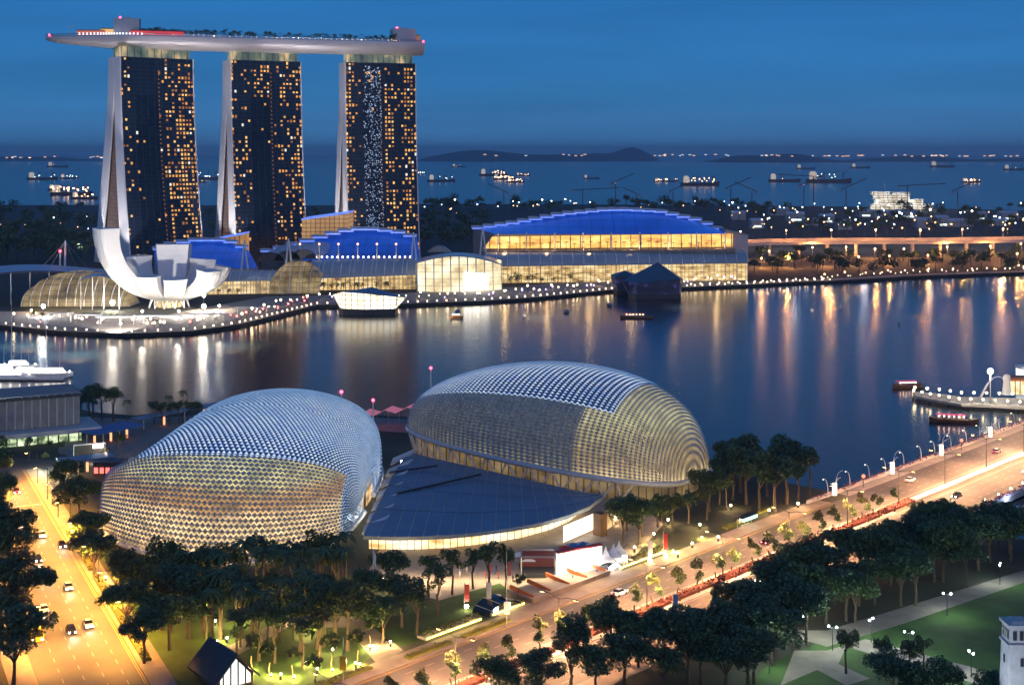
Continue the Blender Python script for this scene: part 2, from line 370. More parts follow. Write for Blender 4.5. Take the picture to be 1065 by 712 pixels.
G_CON = zglow('concert_foyer_glazing', [(0, (.35, .25, .12)), (3.5, (.95, .62, .28)), (8, (1, .72, .36)), (11.5, (1, .66, .30)), (13.5, (.55, .29, .09)), (16.5, (.50, .29, .10)), (18, (.62, .52, .22)), (23, (.55, .50, .25)), (27, (.4, .45, .4))], 40, .13, .5, .85)
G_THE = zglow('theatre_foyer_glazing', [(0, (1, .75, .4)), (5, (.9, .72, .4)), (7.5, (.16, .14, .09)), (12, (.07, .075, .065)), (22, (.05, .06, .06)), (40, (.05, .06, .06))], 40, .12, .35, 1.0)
G_THE2 = zglow('theatre_side_glazing', [(0, (1, .7, .35)), (6, (.8, .6, .3)), (10, (.35, .24, .12)), (16, (.34, .27, .13)), (22, (.5, .45, .22)), (30, (.4, .36, .2))], 40, .15, .35, .8)

def dome(name, label, p, nu, nv, stag, kindfn, hood, zmin=.3):
    cx, cy_, ang, a, b_, h, z0, puL, puR, pw, pz, k, k2, mm, m2, q, ts, tw, gg, puB, dip = p
    ca, sa = cos(ang), sin(ang)
    def S(u, v):
        cu = cos(u); fr = 1/(1+math.exp(-(v-2)/.18)); r = max(sin(u), 1e-4)**(puR*(1+cu)/2+(puL*fr+puB*(1-fr))*(1-cu)/2); cv = cos(v); sv = abs(sin(v))
        wv = b_*r*(1+mm*cu+m2*(cu*cu-.5))*math.copysign(abs(cv)**pw, cv); zz = h*r*(1+k*cu+k2*(cu*cu-.5))*sv**pz*(1+gg*wv/b_)*(1-dip*math.exp(-((u-2.45)/.3)**2)*(1-fr)); w2 = wv+q*zz; s = a*cos(u)
        return Vector((cx+s*ca-w2*sa, cy_+s*sa+w2*ca, max(zmin, z0+zz+ts*cos(u)+tw*wv/b_)))
    ctr = S(pi/2, .01).lerp(S(pi/2, pi-.01), .5)
    root = thing(name, label, 'concert hall', (cx, cy_, 0))
    sh = MB(); gl = MB(); cl = MB()
    U0 = .014
    us = [U0+(pi-2*U0)*i/nu for i in range(nu+1)]
    fine = [S(pi/2, .012+(pi-.024)*i/400) for i in range(401)]; acc = [0]
    for p_, q_ in zip(fine, fine[1:]): acc.append(acc[-1]+(q_-p_).length)
    vs = []; j = 0
    for i in range(nv+1):
        while j < 399 and acc[j+1] < acc[-1]*i/nv: j += 1
        vs.append(.012+(pi-.024)*(j+min(1, (acc[-1]*i/nv-acc[j])/max(1e-6, acc[j+1]-acc[j])))/400)
    for i in range(nu):
        for j in range(nv):
            du = us[1]-us[0]; o = du*.5*(j % 2) if stag else 0
            u0, u1 = us[i]+o, min(us[i+1]+o, pi-U0*.5)
            up0, up1 = v0, v1 = vs[j], vs[j+1]
            A, Bp, C, D = S(u0, up0), S(u1, up0), S(u1, up1), S(u0, up1)
            nrm = (Bp-A).cross(D-A)
            mid = (A+Bp+C+D)/4
            if nrm.length < 1e-6: continue
            nrm.normalize()
            if nrm.dot(mid-ctr) < 0: nrm = -nrm
            kd = kindfn(nrm, mid, (u0+u1)/2, (v0+v1)/2)
            f_, hh, op = hood[kd]; diam = kd != 'closed'
            sz = min((A-D).length, (A-Bp).length)
            top = (A+Bp)/2; bot = (C+D)/2
            M_ = top.lerp(bot, f_)+nrm*hh*sz
            tgt = cl if kd == 'closed' else sh
            e1, e2 = A.lerp(D, op), Bp.lerp(C, op)
            if diam:
                cc = mid+(top-mid)*.15+nrm*hh*sz; q4 = [mid+(k_-mid)*2*op for k_ in (top, (A+D)/2, bot, (Bp+C)/2)]
                for i4 in range(4): tgt.face(q4[i4], q4[(i4+1) % 4], cc)
            else: tgt.face(A, Bp, M_); tgt.face(A, M_, e1); tgt.face(Bp, e2, M_)
            if kd == 'closed': tgt.face(e1, M_, D); tgt.face(M_, e2, C)
            if kd != 'closed' and op < .99: pass
            gi = -nrm*.35
            gl.m = {'closed': 0, 'open': 1, 'side': 2}[kd]
            gl.face(A+gi, Bp+gi, C+gi, D+gi)
            # thin framing bar under each row of hoods
            if not diam: tgt.face(D, C, C+nrm*.12*sz-(C-Bp)*.10, D+nrm*.12*sz-(D-A)*.10)
    cl.build('closed_sunshades', ALU, root); 
    if sh.f: sh.build('open_sunshades', ALUD, root)
    return root, S, gl
def k_con(n, p, u, v):
    k_ = min(1, max(0, (u-2.2)/.45)); return 'closed' if v < (.725-.40*k_)*pi or u < .30 else 'open'
def k_the(n, p, u, v):
    if v < .72*pi and u > .85: return 'closed'
    return 'side' if u < 1.05 else 'open'
hood = {'closed': (.55, .42, .92), 'open': (.5, .40, .56), 'side': (.5, .40, .47)}
hood_t = dict(hood, open=(.5, .42, .60), side=(.5, .40, .50))
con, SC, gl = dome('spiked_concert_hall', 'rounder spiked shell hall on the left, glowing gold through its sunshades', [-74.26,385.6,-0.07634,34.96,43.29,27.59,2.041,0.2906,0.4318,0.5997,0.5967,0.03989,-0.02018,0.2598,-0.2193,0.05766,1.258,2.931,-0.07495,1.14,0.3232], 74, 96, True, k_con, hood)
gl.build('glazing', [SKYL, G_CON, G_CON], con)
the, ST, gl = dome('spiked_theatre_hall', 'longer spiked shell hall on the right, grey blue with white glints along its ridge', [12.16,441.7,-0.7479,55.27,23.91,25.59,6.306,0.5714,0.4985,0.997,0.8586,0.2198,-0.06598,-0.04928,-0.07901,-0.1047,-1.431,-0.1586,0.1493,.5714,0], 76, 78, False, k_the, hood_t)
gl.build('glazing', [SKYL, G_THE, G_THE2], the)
RIM = mat('rim_beam_paint', (.62, .66, .72), .45, .2, var=.05)
G_LOB = glow('lobby_glazing', [(.25, .12, .04), (.9, .55, .22), (1, .78, .45)], .9, (.12, .12, .3), lines=[(0, 2.2, .12), (2, 4.1, .12)])
G_DIM = glow('dim_lobby_glazing', [(.05, .04, .03), (.35, .22, .09), (.6, .42, .2)], .38, (.1, .1, .2), lines=[(0, 2.2, .15)])
for root, S, n_, dz in ((con, SC, 40, 0), (the, ST, 40, 0)):
    for nm, v in (('front', .012), ('back', pi-.012)):
        m = MB(); pts = [S(.012+(pi-.024)*i/n_, v) for i in range(n_+1)]
        m.path(pts, .85, 8); m.build('rim_beam', RIM, root, True)
    # recessed wall under the rim
    m = MB(); c0 = Vector((ORG[root.name].x, ORG[root.name].y, 0)); top = []
    for v in (pi-.012, .012):
        seq = [S(.012+(pi-.024)*i/n_, v) for i in range(n_+1)]
        top += seq if v > 1 else seq[::-1]
    rows = [[], []]
    for p in top:
        q = c0+(Vector((p.x, p.y, 0))-c0)*.93; rows[0].append((q.x, q.y, 0)); rows[1].append((q.x, q.y, max(.5, p.z)))
    m.quads(rows, True); m.build('lobby_wall', G_DIM if root is the else G_LOB, root)
m = MB()                                 # V struts carrying the front rim of the theatre
for i in range(7, 36):
    u = .03+(pi-.06)*i/40
    if i % 2: continue
    p = ST(u, pi-.012); p2 = ST(.03+(pi-.06)*(i+1)/40, pi-.012); p0 = ST(.03+(pi-.06)*(i-1)/40, pi-.012)
    b_ = p+(Vector((ORG[the.name].x, ORG[the.name].y, p.z))-p)*.05; b_.z = .2
    m.tube(b_, p2, .35); m.tube(b_, p0, .35)
m.build('strut_row', CONC, the)
# masts with red beacons on the halls
def beacon_mast(px, py, D, hgt, label):
    b0 = at(px, py, D); r_ = thing('beacon_mast', label, 'mast', b0, 'beacon masts around the shell halls')
    m = MB(); m.tube(b0, b0+Vector((0, 0, hgt)), .3, .2); m.build('pole', WHITE, r_)
    m = MB(); m.ball(b0+Vector((0, 0, hgt+.3)), .5); m.build('beacon', L_RED, r_)
beacon_mast(448, 402, 470, 6, 'white mast with red tip at the left shoulder of the theatre shell')
beacon_mast(388, 440, 440, 7, 'white mast with red tip just behind the concert shell')
beacon_mast(355, 412, 400, 1, 'red beacon on the crest of the concert shell')

# foyer roof between the halls
def smooth_poly(pts, n=8):
    res = []; k = len(pts)
    for i in range(k):
        p0, p1, p2, p3 = [Vector(pts[(i+j-1) % k]) for j in range(4)]
        for j in range(n):
            t_ = j/n; res.append(.5*((2*p1)+(p2-p0)*t_+(2*p0-5*p1+4*p2-p3)*t_*t_+(3*p1-p0-3*p2+p3)*t_**3))
    return res
foy = thing('foyer_building', 'low fan shaped foyer with blue grey roof between the two shell halls', 'building', P(500, 545))
front = [P(x, y, 6) for x, y in ((378, 557), (410, 558), (440, 557.5), (470, 556), (500, 553), (530, 549), (560, 544), (590, 536), (612, 527), (627, 516))]
apex = P(424, 470, 5.2); back = [apex.lerp(P(627, 516, 5.6), i/9) for i in range(10)]
m = MB(); nr = 12
rows = []
for i in range(len(front)):
    rr_ = []
    for j in range(nr+1):
        t_ = j/nr; q = front[i].lerp(back[i], t_); q.z = q.z+1.1*sin(pi*t_)*(1-.5*i/9); rr_.append(q)
    rows.append(rr_)
m.quads(rows); m.quads([[p-Vector((0, 0, .9)) for p in r_] for r_ in rows])
m.quads([front, [p-Vector((0, 0, .9)) for p in front]]); m.quads([back, [p-Vector((0, 0, .9)) for p in back]])
m.build('roof', ROOFB, foy, True)
for (x0, y0), (x1, y1) in (((405, 491), (455, 484)), ((412, 513), (500, 493))):
    m = MB(); a = P(x0, y0, 6.9); b_ = P(x1, y1, 7.1); m.bar(a, b_, .5, .5); m.build('roof_fin', DARK, foy)
m = MB()
for i in range(0, len(front)-1):
    for kk in (0, .5):
        a_ = [rows[i][j].lerp(rows[i+1][j], kk)+Vector((0, 0, .08)) for j in range(0, nr+1, 2)]; m.path(a_, .11, 4)
for j in (3, 6, 9): m.path([rows[i][j]+Vector((0, 0, .08)) for i in range(len(front))], .09, 4)
m.build('roof_seams', STEEL, foy)
m = MB()
inner = [f_.lerp(apex, .10) for f_ in front]
m.quads([[(p.x, p.y, 0) for p in inner], [(p.x, p.y, 5.4) for p in inner]])
m.build('glass_front', glow('foyer_glazing', [(.55, .30, .10), (1, .66, .3), (1, .85, .58)], 1.6, (.14, .14, .5), lo=.3, hi=.65, lines=[(0, 1.8, .09), (2, 2.6, .07)]), foy)
m = MB(); m.box(P(624, 556)+Vector((0, 0, 2.9)), (2.2, 3, 5.8), .7); m.build('doorway_pier', WOOD, foy)
m = MB(); a = P(628, 553); b_ = P(654, 536); m.quads([[(a.x, a.y, 0), (b_.x, b_.y, 0)], [(a.x, a.y, 5.2), (b_.x, b_.y, 5.2)]]); m.build('side_glazing', G_LOB, foy)
m = MB(); a = P(586, 566); b_ = P(618, 552); m.hull([[(a.x, a.y, z), (b_.x, b_.y, z), (b_.x, b_.y+.3, z), (a.x, a.y+.3, z)] for z in (.6, 4.6)])
m.build('lit_doorway', lampm('doorway_glow', (1, .88, .66), 2.6), foy)
light('foyer_light', 'AREA', P(500, 585, 4.5), 5200, (1, .72, .4), foy); bpy.data.lights['foyer_light'].shape = 'RECTANGLE'; bpy.data.lights['foyer_light'].size = 55; bpy.data.lights['foyer_light'].size_y = 4
# stepped white louvres between concert shell and foyer roof
m = MB(); lw = thing('louvre_steps', 'bright white stepped louvres squeezed between concert shell and foyer roof', 'louvres', P(385, 560))
for i in range(7):
    k = i/6; a = P(376+30*k, 556-72*k, 4.5); b_ = P(398+30*k, 545-72*k, 5.5)
    m = MB(); m.hull([[a+Vector((0, 0, z)), b_+Vector((0, 0, z)), b_+Vector((1.5, 3.5, z+1.2)), a+Vector((.5, 3.5, z+1.2))] for z in (0, .4)]); m.build('louvre', WHITE, lw)
    m = MB(); m.ball((a+b_)/2+Vector((0, 1.5, -.6)), .35); m.build('lamp', L_WHITE, lw)
for k in (.15, .5, .85): light('louvre_light', 'POINT', P(384+30*k, 549-72*k, 2.2), 350, (1, .93, .8), lw, .5)

# ---------------------------------------------------------------- the three hotel towers under the sky deck
G_TOW = facade('tower_glass', (.011, .019, .036), (.03, .042, .065), 3.6, .22, wd=.35)
G_TOWV = facade('tower_dark_glass', (.005, .010, .022), (.014, .022, .038), 3.6, .2, wd=.3)
G_ATR = glow('atrium_glazing', [(.05, .02, .005), (.35, .13, .03), (.8, .38, .11)], .2, (.3, .3, .3), lines=[(2, 3.6, .5)])
WEND = mat('white_end_wall', (.80, .78, .79), .6, var=.05, scale=.05)
ZT = 184.0
def tower(label, xpx, D, th, W, fA, rA, zones, seed):
    rr = random.Random(seed)
    O = at(xpx, 60, D); O.z = 0
    eu = Vector((cos(th), sin(th), 0)); ev = Vector((-sin(th), cos(th), 0))
    root = thing('hotel_tower', label, 'tower', O, 'hotel towers under the sky deck')
    def Q(u, v, z): return O+eu*u+ev*v+Vector((0, 0, z))
    fo = lambda z: fA*max(0, 1-z/ZT)**1.7
    ro = lambda z: rA*max(0, 1-z/ZT*1.2)**1.2
    wr = lambda z: W+.22*fo(z)*0
    T_ = lambda z: 12.5+7*(1-z/ZT); T = 13.0; zs = [ZT*i/22 for i in range(23)]
    for nm, f0, f1 in (('front_slab', lambda z: -fo(z), lambda z: -fo(z)+T_(z)), ('rear_slab', lambda z: T+ro(z)+.4*T_(z)-5, lambda z: T+.4+ro(z)+T_(z))):
        m = MB()
        m.m = 0; m.quads([[Q(1.2, f0(z)+.3, z), Q(W-1, f0(z)+.3, z)] for z in zs])
        m.quads([[Q(1.2, f1(z)-.3, z), Q(W-1, f1(z)-.3, z)] for z in zs])
        m.m = 1
        for ua, ub in ((0, 1.2), (W-1, W)):
            m.hull([[Q(ua, f0(z), z), Q(ub, f0(z), z), Q(ub, f1(z), z), Q(ua, f1(z), z)] for z in zs])
        m.face(Q(0, f0(ZT), ZT-.1), Q(W, f0(ZT), ZT-.1), Q(W, f1(ZT), ZT-.1), Q(0, f1(ZT), ZT-.1))
        m.build(nm, [G_TOW, WEND], root)
    m = MB()
    m.quads([[Q(2.5, T-fo(z)-1, z), Q(2.5, T+.4+ro(z)+3, z)] for z in zs if z < ZT*.9]); m.build('atrium_glazing', G_ATR, root)
    # fine white fins on the facade edge, dark recessed strip, crown
    m = MB(); ua, ub = zones['dark']
    m.quads([[Q(W*ua, -fo(z)+.22, z), Q(W*ub, -fo(z)+.22, z)] for z in zs if z < ZT*.86]); m.build('recessed_strip', G_TOWV, root)
    m = MB()
    for i in range(1, 11):
        m.hull([[Q(W*i/11-.12, -fo(z)-.05, z), Q(W*i/11+.12, -fo(z)-.05, z), Q(W*i/11+.12, -fo(z)+.35, z), Q(W*i/11-.12, -fo(z)+.35, z)] for z in zs])
    m.build('facade_fins', DARK, root)
    m = MB(); m.hull([[Q(4, 2, z), Q(W-3, 2, z), Q(W-3, 2*T-1, z), Q(4, 2*T-1, z)] for z in (ZT, ZT+9)])
    m.build('crown_glazing', glow('crown_glow', [(.03, .06, .05), (.16, .19, .13), (.9, .62, .28)], .75, (.09, .09, .05), lines=[(0, 5, .25)]), root)
    # lit rooms
    nc, nf = 22, 48; cells = []
    for c_ in range(nc):
        for fl in range(2, nf):
            u = (c_+.5)/nc; z = ZT*(fl+.5)/nf
            pr = .02
            for (a0, a1, z0, z1, pb) in zones['lit']:
                if a0 <= u < a1 and z0 <= z/ZT < z1: pr = pb
            col_bias = (math.sin(c_*12.9+seed)*43758.5) % 1
            if rr.random() < pr*(.25+1.15*col_bias): cells.append((u, z, fl, c_))
    rr.shuffle(cells); mult = {}
    wdt = W/nc*.54
    def quad(mb, u, z, hh=2.0):
        g = -fo(z)-.12; g2 = -fo(z+hh)-.12; x0 = u*W-wdt/2; x1 = u*W+wdt/2
        a, b_, c2, d_ = Q(x0, g, z-hh/2), Q(x1, g, z-hh/2), Q(x1, g2, z+hh/2), Q(x0, g2, z+hh/2)
        k = ev*.3; mb.hull([[a, b_, b_+k, a+k], [d_, c2, c2+k, d_+k]])
    for u, z, fl, c_ in cells[:100]:
        m = MB(); quad(m, u, z, rr.choice((1.8, 2.3, 2.3, 2.7))); m.build('lit_window', rr.choice([L_WIN[0], L_WIN[0], L_WIN[1], L_WIN[1], L_WIN[2], L_WIN[3]] if rr.random() < .7 else [L_WIN[0], L_WIN[2]]), root)
    m = MB()
    for u, z, fl, c_ in cells[100:]: m.m = rr.choice((0, 0, 1, 2)); quad(m, u, z, rr.choice((1.5, 1.9, 1.9)))
    if m.f: tag(m.build('lit_windows', L_WIN[:3], root), kind='stuff')
    if 'cold' in zones:  # sparkle reflected by the glass, drawn as small glowing chips
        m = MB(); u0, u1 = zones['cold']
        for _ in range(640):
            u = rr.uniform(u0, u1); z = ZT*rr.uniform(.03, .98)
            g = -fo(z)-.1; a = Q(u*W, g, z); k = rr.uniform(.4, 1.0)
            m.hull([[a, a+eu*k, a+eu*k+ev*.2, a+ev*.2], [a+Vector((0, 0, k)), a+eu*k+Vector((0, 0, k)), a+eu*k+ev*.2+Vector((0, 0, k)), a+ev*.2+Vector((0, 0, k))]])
        tag(m.build('painted_glints', L_GLINT, root), kind='stuff')
    m = MB(); zc = ZT*.93                # reddish service lamps beside the dark strip
    for fl in range(3, 46):
        z = ZT*fl/nf; a = Q(W*ub+1, -fo(z)-.2, z); m.box(a, (.8, .4, .9), th)
    tag(m.build('stair_lamps', L_WIN[2], root), kind='stuff')
    # wall washers below
    for u, v, z in ((-9, -fo(0)-14, 3), (-12, ro(0)+T, 3)):
        lo_ = light('tower_wash', 'SPOT', Q(u-14, v-4, z), 150000, (1, .94, .95), root, 1, spot=70)
        aim(lo_, Q(2, 4, 95)-Q(u-14, v-4, z))
    return root, Q
T1 = tower('leftmost hotel tower, dark glass with pale splayed end walls', 124.5, 1225, radians(38), 70, 24, 27,
      {'dark': (.20, .50), 'lit': [(0, .12, 0, 1, .42), (.12, .22, .2, .75, .25), (.5, .62, 0, 1, .10), (.58, 1, 0, .97, .45), (.7, 1, .3, .9, .6), (.2, .5, .86, .97, .12)]}, 3)
T2 = tower('middle hotel tower, dark glass with pale splayed end walls', 239.5, 1270, radians(27), 67.5, 20, 24,
      {'dark': (.28, .55), 'lit': [(0, .26, 0, 1, .42), (.26, .55, .82, .97, .35), (.6, 1, 0, .97, .42), (.78, 1, .8, 1, .5), (.85, 1, .2, .9, .6)]}, 5)
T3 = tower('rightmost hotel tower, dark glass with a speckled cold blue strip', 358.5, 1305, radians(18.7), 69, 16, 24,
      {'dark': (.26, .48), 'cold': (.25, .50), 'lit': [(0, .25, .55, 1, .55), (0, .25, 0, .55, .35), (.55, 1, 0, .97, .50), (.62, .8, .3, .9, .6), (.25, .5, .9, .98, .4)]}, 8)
# sky deck
deck = thing('sky_deck', 'long boat shaped deck bridging the tops of the three hotel towers', 'sky deck', at(245, 40, 1270))
DKZ = 203.5
ctl = [(48, 1247), (105, 1247), (160, 1254), (275, 1288), (392, 1318), (438, 1330)]
def path_at(t_):
    k = t_*(len(ctl)-1); i = min(int(k), len(ctl)-2); f_ = k-i
    g = lambda i_: Vector(ctl[max(0, min(len(ctl)-1, i_))])
    p0, p1, p2, p3 = g(i-1), g(i), g(i+1), g(i+2)
    v = .5*((2*p1)+(p2-p0)*f_+(2*p0-5*p1+4*p2-p3)*f_*f_+(3*p1-p0-3*p2+p3)*f_**3)
    q = at(v[0], YH, v[1]); q.z = 0; return q
rows = []; drows = []; NS = 46
def dframe(t_):
    a = path_at(max(0, t_-.01)); b_ = path_at(min(1, t_+.01)); d = (b_-a).normalized(); return path_at(t_), d, Vector((-d.y, d.x, 0))
def dwid(t_): return 19*(min(1, (t_+.004)/.34))**.55 if t_ < .34 else 19-2*max(0, (t_-.9)/.1)
for i in range(NS+1):
    t_ = i/NS; c0, d, nn = dframe(t_); hw = dwid(t_); dp = 10.5*(min(1, (t_+.02)/.30))**.6
    ring = [c0+nn*hw*cos(a)+Vector((0, 0, DKZ-1.6-dp*sin(a)**.8 if 0 < a < pi else DKZ-1.6)) for a in [pi*j/12 for j in range(13)]]
    ring += [c0-nn*hw+Vector((0, 0, DKZ)), c0+nn*hw+Vector((0, 0, DKZ))]
    rows.append(ring)
m = MB(); m.hull(rows); m.build('hull', mat('hull_cladding', (.62, .60, .63), .4, .3, var=.06, scale=.05), deck, True)
m = MB()
for sgn in (-1, 1):
    m.path([dframe(i/NS)[0]+dframe(i/NS)[2]*sgn*dwid(i/NS)*1.005+Vector((0, 0, DKZ+1.1)) for i in range(NS+1)], .35, 4)
m.build('rail', STEEL, deck)
def dk(t_, off, z=0): c0, d, nn = dframe(t_); return c0+nn*off+Vector((0, 0, DKZ+z)), math.atan2(d.y, d.x)
for tt, ln, hh, red in ((.315, 22, 15.5, .285), (.885, 22, 13, .86)):
    p, a = dk(tt, 0); m = MB(); m.box(p+Vector((0, 0, hh/2)), (ln, 14, hh), a); m.box(p+Vector((0, 0, hh+.5)), (ln*.3, 5, 1.4), a); m.build('lift_core', mat('lift_core_cladding', (.5, .5, .53), .6, var=.05), deck)
    p, a = dk(red, -2); m = MB(); m.box(p+Vector((0, 0, hh/2)), (6, 9, hh), a); m.build('service_shaft', mat('service_shaft_brick', (.22, .09, .09), .8), deck)
    m = MB(); m.ball(p+Vector((0, 0, hh+1.0)), .95); m.build('beacon', L_RED, deck)
for t0, t1, off, hh, mt in ((.13, .22, -5, 4, mat('deck_bar_glow', (.3, .1, .1), emit=(1, .25, .15), es=.35)), (.20, .30, 1, 6, mat('deck_lounge_glow', (.4, .25, .1), emit=(1, .6, .25), es=.6)), (.33, .46, -8, 4, mat('deck_red_bar_glow', (.4, .05, .06), emit=(1, .08, .1), es=.45)),
                            (.905, .985, 0, 7, mat('deck_restaurant_screen', (.45, .27, .18), .7, emit=(1, .5, .2), es=.12))):
    p0, a0 = dk(t0, off); p1, a1 = dk(t1, off); m = MB(); m.bar(p0+Vector((0, 0, hh/2)), p1+Vector((0, 0, hh/2)), 9, hh); m.build('deck_pavilion', mt, deck)
    m = MB(); m.bar(p0+Vector((0, 0, hh+.4)), p1+Vector((0, 0, hh+.4)), 12, .6); m.build('pavilion_roof', WOOD if hh < 7 else GREYC, deck)
DKL = lampm('deck_garden_glow', (1, .62, .26), 1.6)
m = MB()
for i in range(20):
    p, a = dk(.14+.012*i, -dwid(.14+.012*i)*.86); m.box(p+Vector((0, 0, 1.2)), (1.2, .5, 1.4), a)
tag(m.build('edge_lamps', lampm('deck_edge_glow', (.9, .95, 1), 3), deck), kind='stuff')
for i in range(48):
    t_ = .44+.42*i/47; p, a = dk(t_, R.uniform(-15, -8)); m = MB(); m.ball(p+Vector((0, 0, 1.5)), R.uniform(.4, .7), 5, 3); m.build('garden_lamp', DKL if i % 4 else L_SOFT, deck)
m = MB(); p, a = dk(.10, 0); m.tube(p, p+Vector((0, 0, 9)), .25); m.box(p+Vector((0, 0, 9)), (6, .5, .5), a); m.build('crane_mast', WHITE, deck)
for k in (.03, .985):
    p, a = dk(k, -dwid(k)); m = MB(); m.ball(p+Vector((0, 0, .5)), .9); m.build('beacon', L_RED, deck)
# lamps under the hull between the towers
for px, D in ((108, 1225), (215, 1245), (335, 1280)):
    lo_ = light('hull_wash', 'SPOT', at(px, 215, D-70), 190000, (1, .88, .86), deck, 1, spot=50); aim(lo_, (0, 75, 150))

# ---------------------------------------------------------------- mall, theatres and convention hall under blue lit roofs
BLUE = glow('blue_floodlight_glow', [(.004, .030, .26), (.005, .055, .42), (.010, .085, .55)], .62, (.02, .02, .05), lo=.2, hi=.8, base=(.02, .05, .2), lines=[(0, 9, .14), (2, 5, .1)])  # blue floodlighting put into the roof's own emission, with dark panel lines
BLUET = lampm('blue_edge_glow', (.10, .22, 1), .7)
SHELLW = mat('roof_shell_paint', (.55, .57, .62), .5, var=.05)
CANOPY = glow('canopy_glass', [(.02, .03, .05), (.05, .06, .09)], .5, (.05, .05, .05), base=(.22, .28, .36), rough=.25)
G_MALL = glow('mall_glazing', [(.16, .10, .03), (.75, .48, .17), (1, .80, .42)], .95, (.13, .13, .35), lo=.3, hi=.68, lines=[(0, 3.2, .14), (2, 4, .12)])
G_GRAND = glow('grand_hall_glazing', [(.5, .36, .16), (.85, .70, .42), (1, .95, .75)], 1.1, (.09, .09, .12), lo=.3, hi=.7, lines=[(0, 6, .12), (2, 5, .1)])
G_ORNG = glow('terrace_glow', [(.5, .2, .03), (1, .50, .10), (1, .66, .22)], 1.25, (.07, .07, .2), lo=.3, hi=.7, lines=[(0, 8, .35)])
G_OLIVE = glow('vault_glazing', [(.08, .05, .015), (.40, .27, .08), (.8, .58, .24)], .45, (.09, .09, .12), lo=.3, hi=.7, lines=[(0, 4, .14), (2, 3.4, .14)])

def blue_roof(label, ridge, yb, D, xb0, xb1, nsh, dep=46, rise=3.2):
    """ridge: px polyline of the upper edge; yb: eave row; shells step along the ridge"""
    xs = [ridge[0][0]+(ridge[-1][0]-ridge[0][0])*i/40 for i in range(41)]
    def ry(x):
        for (a, b_), (c2, d_) in zip(ridge, ridge[1:]):
            if a <= x <= c2: return b_+(d_-b_)*(x-a)/(c2-a)
        return ridge[-1][1]
    root = thing('shell_roof_hall', label, 'hall', at((xb0+xb1)/2, yb, D))
    m = MB(); rows = []
    for i, x in enumerate(xs):
        xb = xb0+(xb1-xb0)*i/40; row = []
        for j in range(7):
            k = j/6; row.append(at(xb+(x-xb)*k, yb+(ry(x)-yb)*(k**.85), D+dep*k))
        rows.append(row)
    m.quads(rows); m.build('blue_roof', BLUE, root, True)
    x0, x1 = ridge[0][0], ridge[-1][0]
    for i in range(nsh):
        a = x0+(x1-x0)*i/nsh-2; b_ = x0+(x1-x0)*(i+1)/nsh+2
        if b_ > x1: b_ = x1
        yy = min(ry(a+2), ry(b_-2)); m = MB(); rr_ = []
        for j in range(5):
            k = j/4; yv = yy-1.2+1.8*(abs(k-.3)**1.5)
            rr_.append([at(a+(b_-a)*k, yv+2.6, D+dep*.80), at(a+(b_-a)*k, yv, D+dep*.86), at(a+(b_-a)*k, yv, D+dep*1.7), at(a+(b_-a)*k, yv+3.4, D+dep*1.7)])
        m.hull(rr_); m.build('roof_shell', SHELLW, root)
        m = MB(); p = at((a+b_)/2, yy+2.6, D+dep*.78); q0 = at(a+1, yy+2.3, D+dep*.79); q1 = at(b_-1, yy+2.3, D+dep*.79); m.bar(q0, q1, .5, 1.1); m.build('edge_light', BLUET, root)
    m = MB(); rows = [[at(xs[i], ry(xs[i])+.4, D+dep) for i in range(0, 41, 4)], [Vector((at(xs[i], 200, D+dep*1.6).x, D+dep*1.6, 0)) for i in range(0, 41, 4)]]
    m.quads(rows)
    m.quads([[at(xb0, yb, D), at(xs[0], ry(xs[0]), D+dep)], [Vector((at(xb0, yb, D).x, D, 0)), Vector((at(xs[0], 0, D+dep).x, D+dep, 0))]])
    m.quads([[at(xb1, yb, D), at(xs[-1], ry(xs[-1]), D+dep)], [Vector((at(xb1, yb, D).x, D, 0)), Vector((at(xs[-1], 0, D+dep).x, D+dep, 0))]])
    m.quads([[at(xb0, yb, D), at(xb1, yb, D)], [Vector((at(xb0, yb, D).x, D, 0)), Vector((at(xb1, yb, D).x, D, 0))]])
    m.build('wall', GREYC, root)
    return root
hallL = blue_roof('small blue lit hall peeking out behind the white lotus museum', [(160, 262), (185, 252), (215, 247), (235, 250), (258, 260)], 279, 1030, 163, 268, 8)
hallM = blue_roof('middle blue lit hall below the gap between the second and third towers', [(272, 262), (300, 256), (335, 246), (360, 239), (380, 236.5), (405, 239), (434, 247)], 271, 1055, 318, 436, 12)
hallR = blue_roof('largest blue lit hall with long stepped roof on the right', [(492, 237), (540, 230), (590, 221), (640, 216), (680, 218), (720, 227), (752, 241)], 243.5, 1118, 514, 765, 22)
def wallbox(name, label, x0, x1, yt, yb, D, dep, mt, cat='building', roofm=None, yt2=None, parent=None):
    a, b_ = at(x0, yb, D), at(x1, yb, D); zt = at(x0, yt, D).z; zt2 = at(x1, yt2 if yt2 is not None else yt, D).z
    z0 = 0 if parent is None else a.z
    r_ = parent or thing(name, label, cat, ((a.x+b_.x)/2, D, z0))
    m = MB(); m.hull([[(a.x, D, z0), (b_.x, D, z0), (b_.x, D+dep, z0), (a.x, D+dep, z0)], [(a.x, D, zt), (b_.x, D, zt2), (b_.x, D+dep, zt2), (a.x, D+dep, zt)]])
    m.build('wall' if parent is None else name, mt, r_)
    if roofm:
        m = MB(); m.hull([[(a.x-.6, D-.6, zt+.02), (b_.x+.6, D-.6, zt2+.02), (b_.x+.6, D+dep, zt2+.02), (a.x-.6, D+dep, zt+.02)], [(a.x-.6, D-.6, zt+1.2), (b_.x+.6, D-.6, zt2+1.2), (b_.x+.6, D+dep, zt2+1.2), (a.x-.6, D+dep, zt+1.2)]])
        m.build('roof', roofm, r_)
    return r_
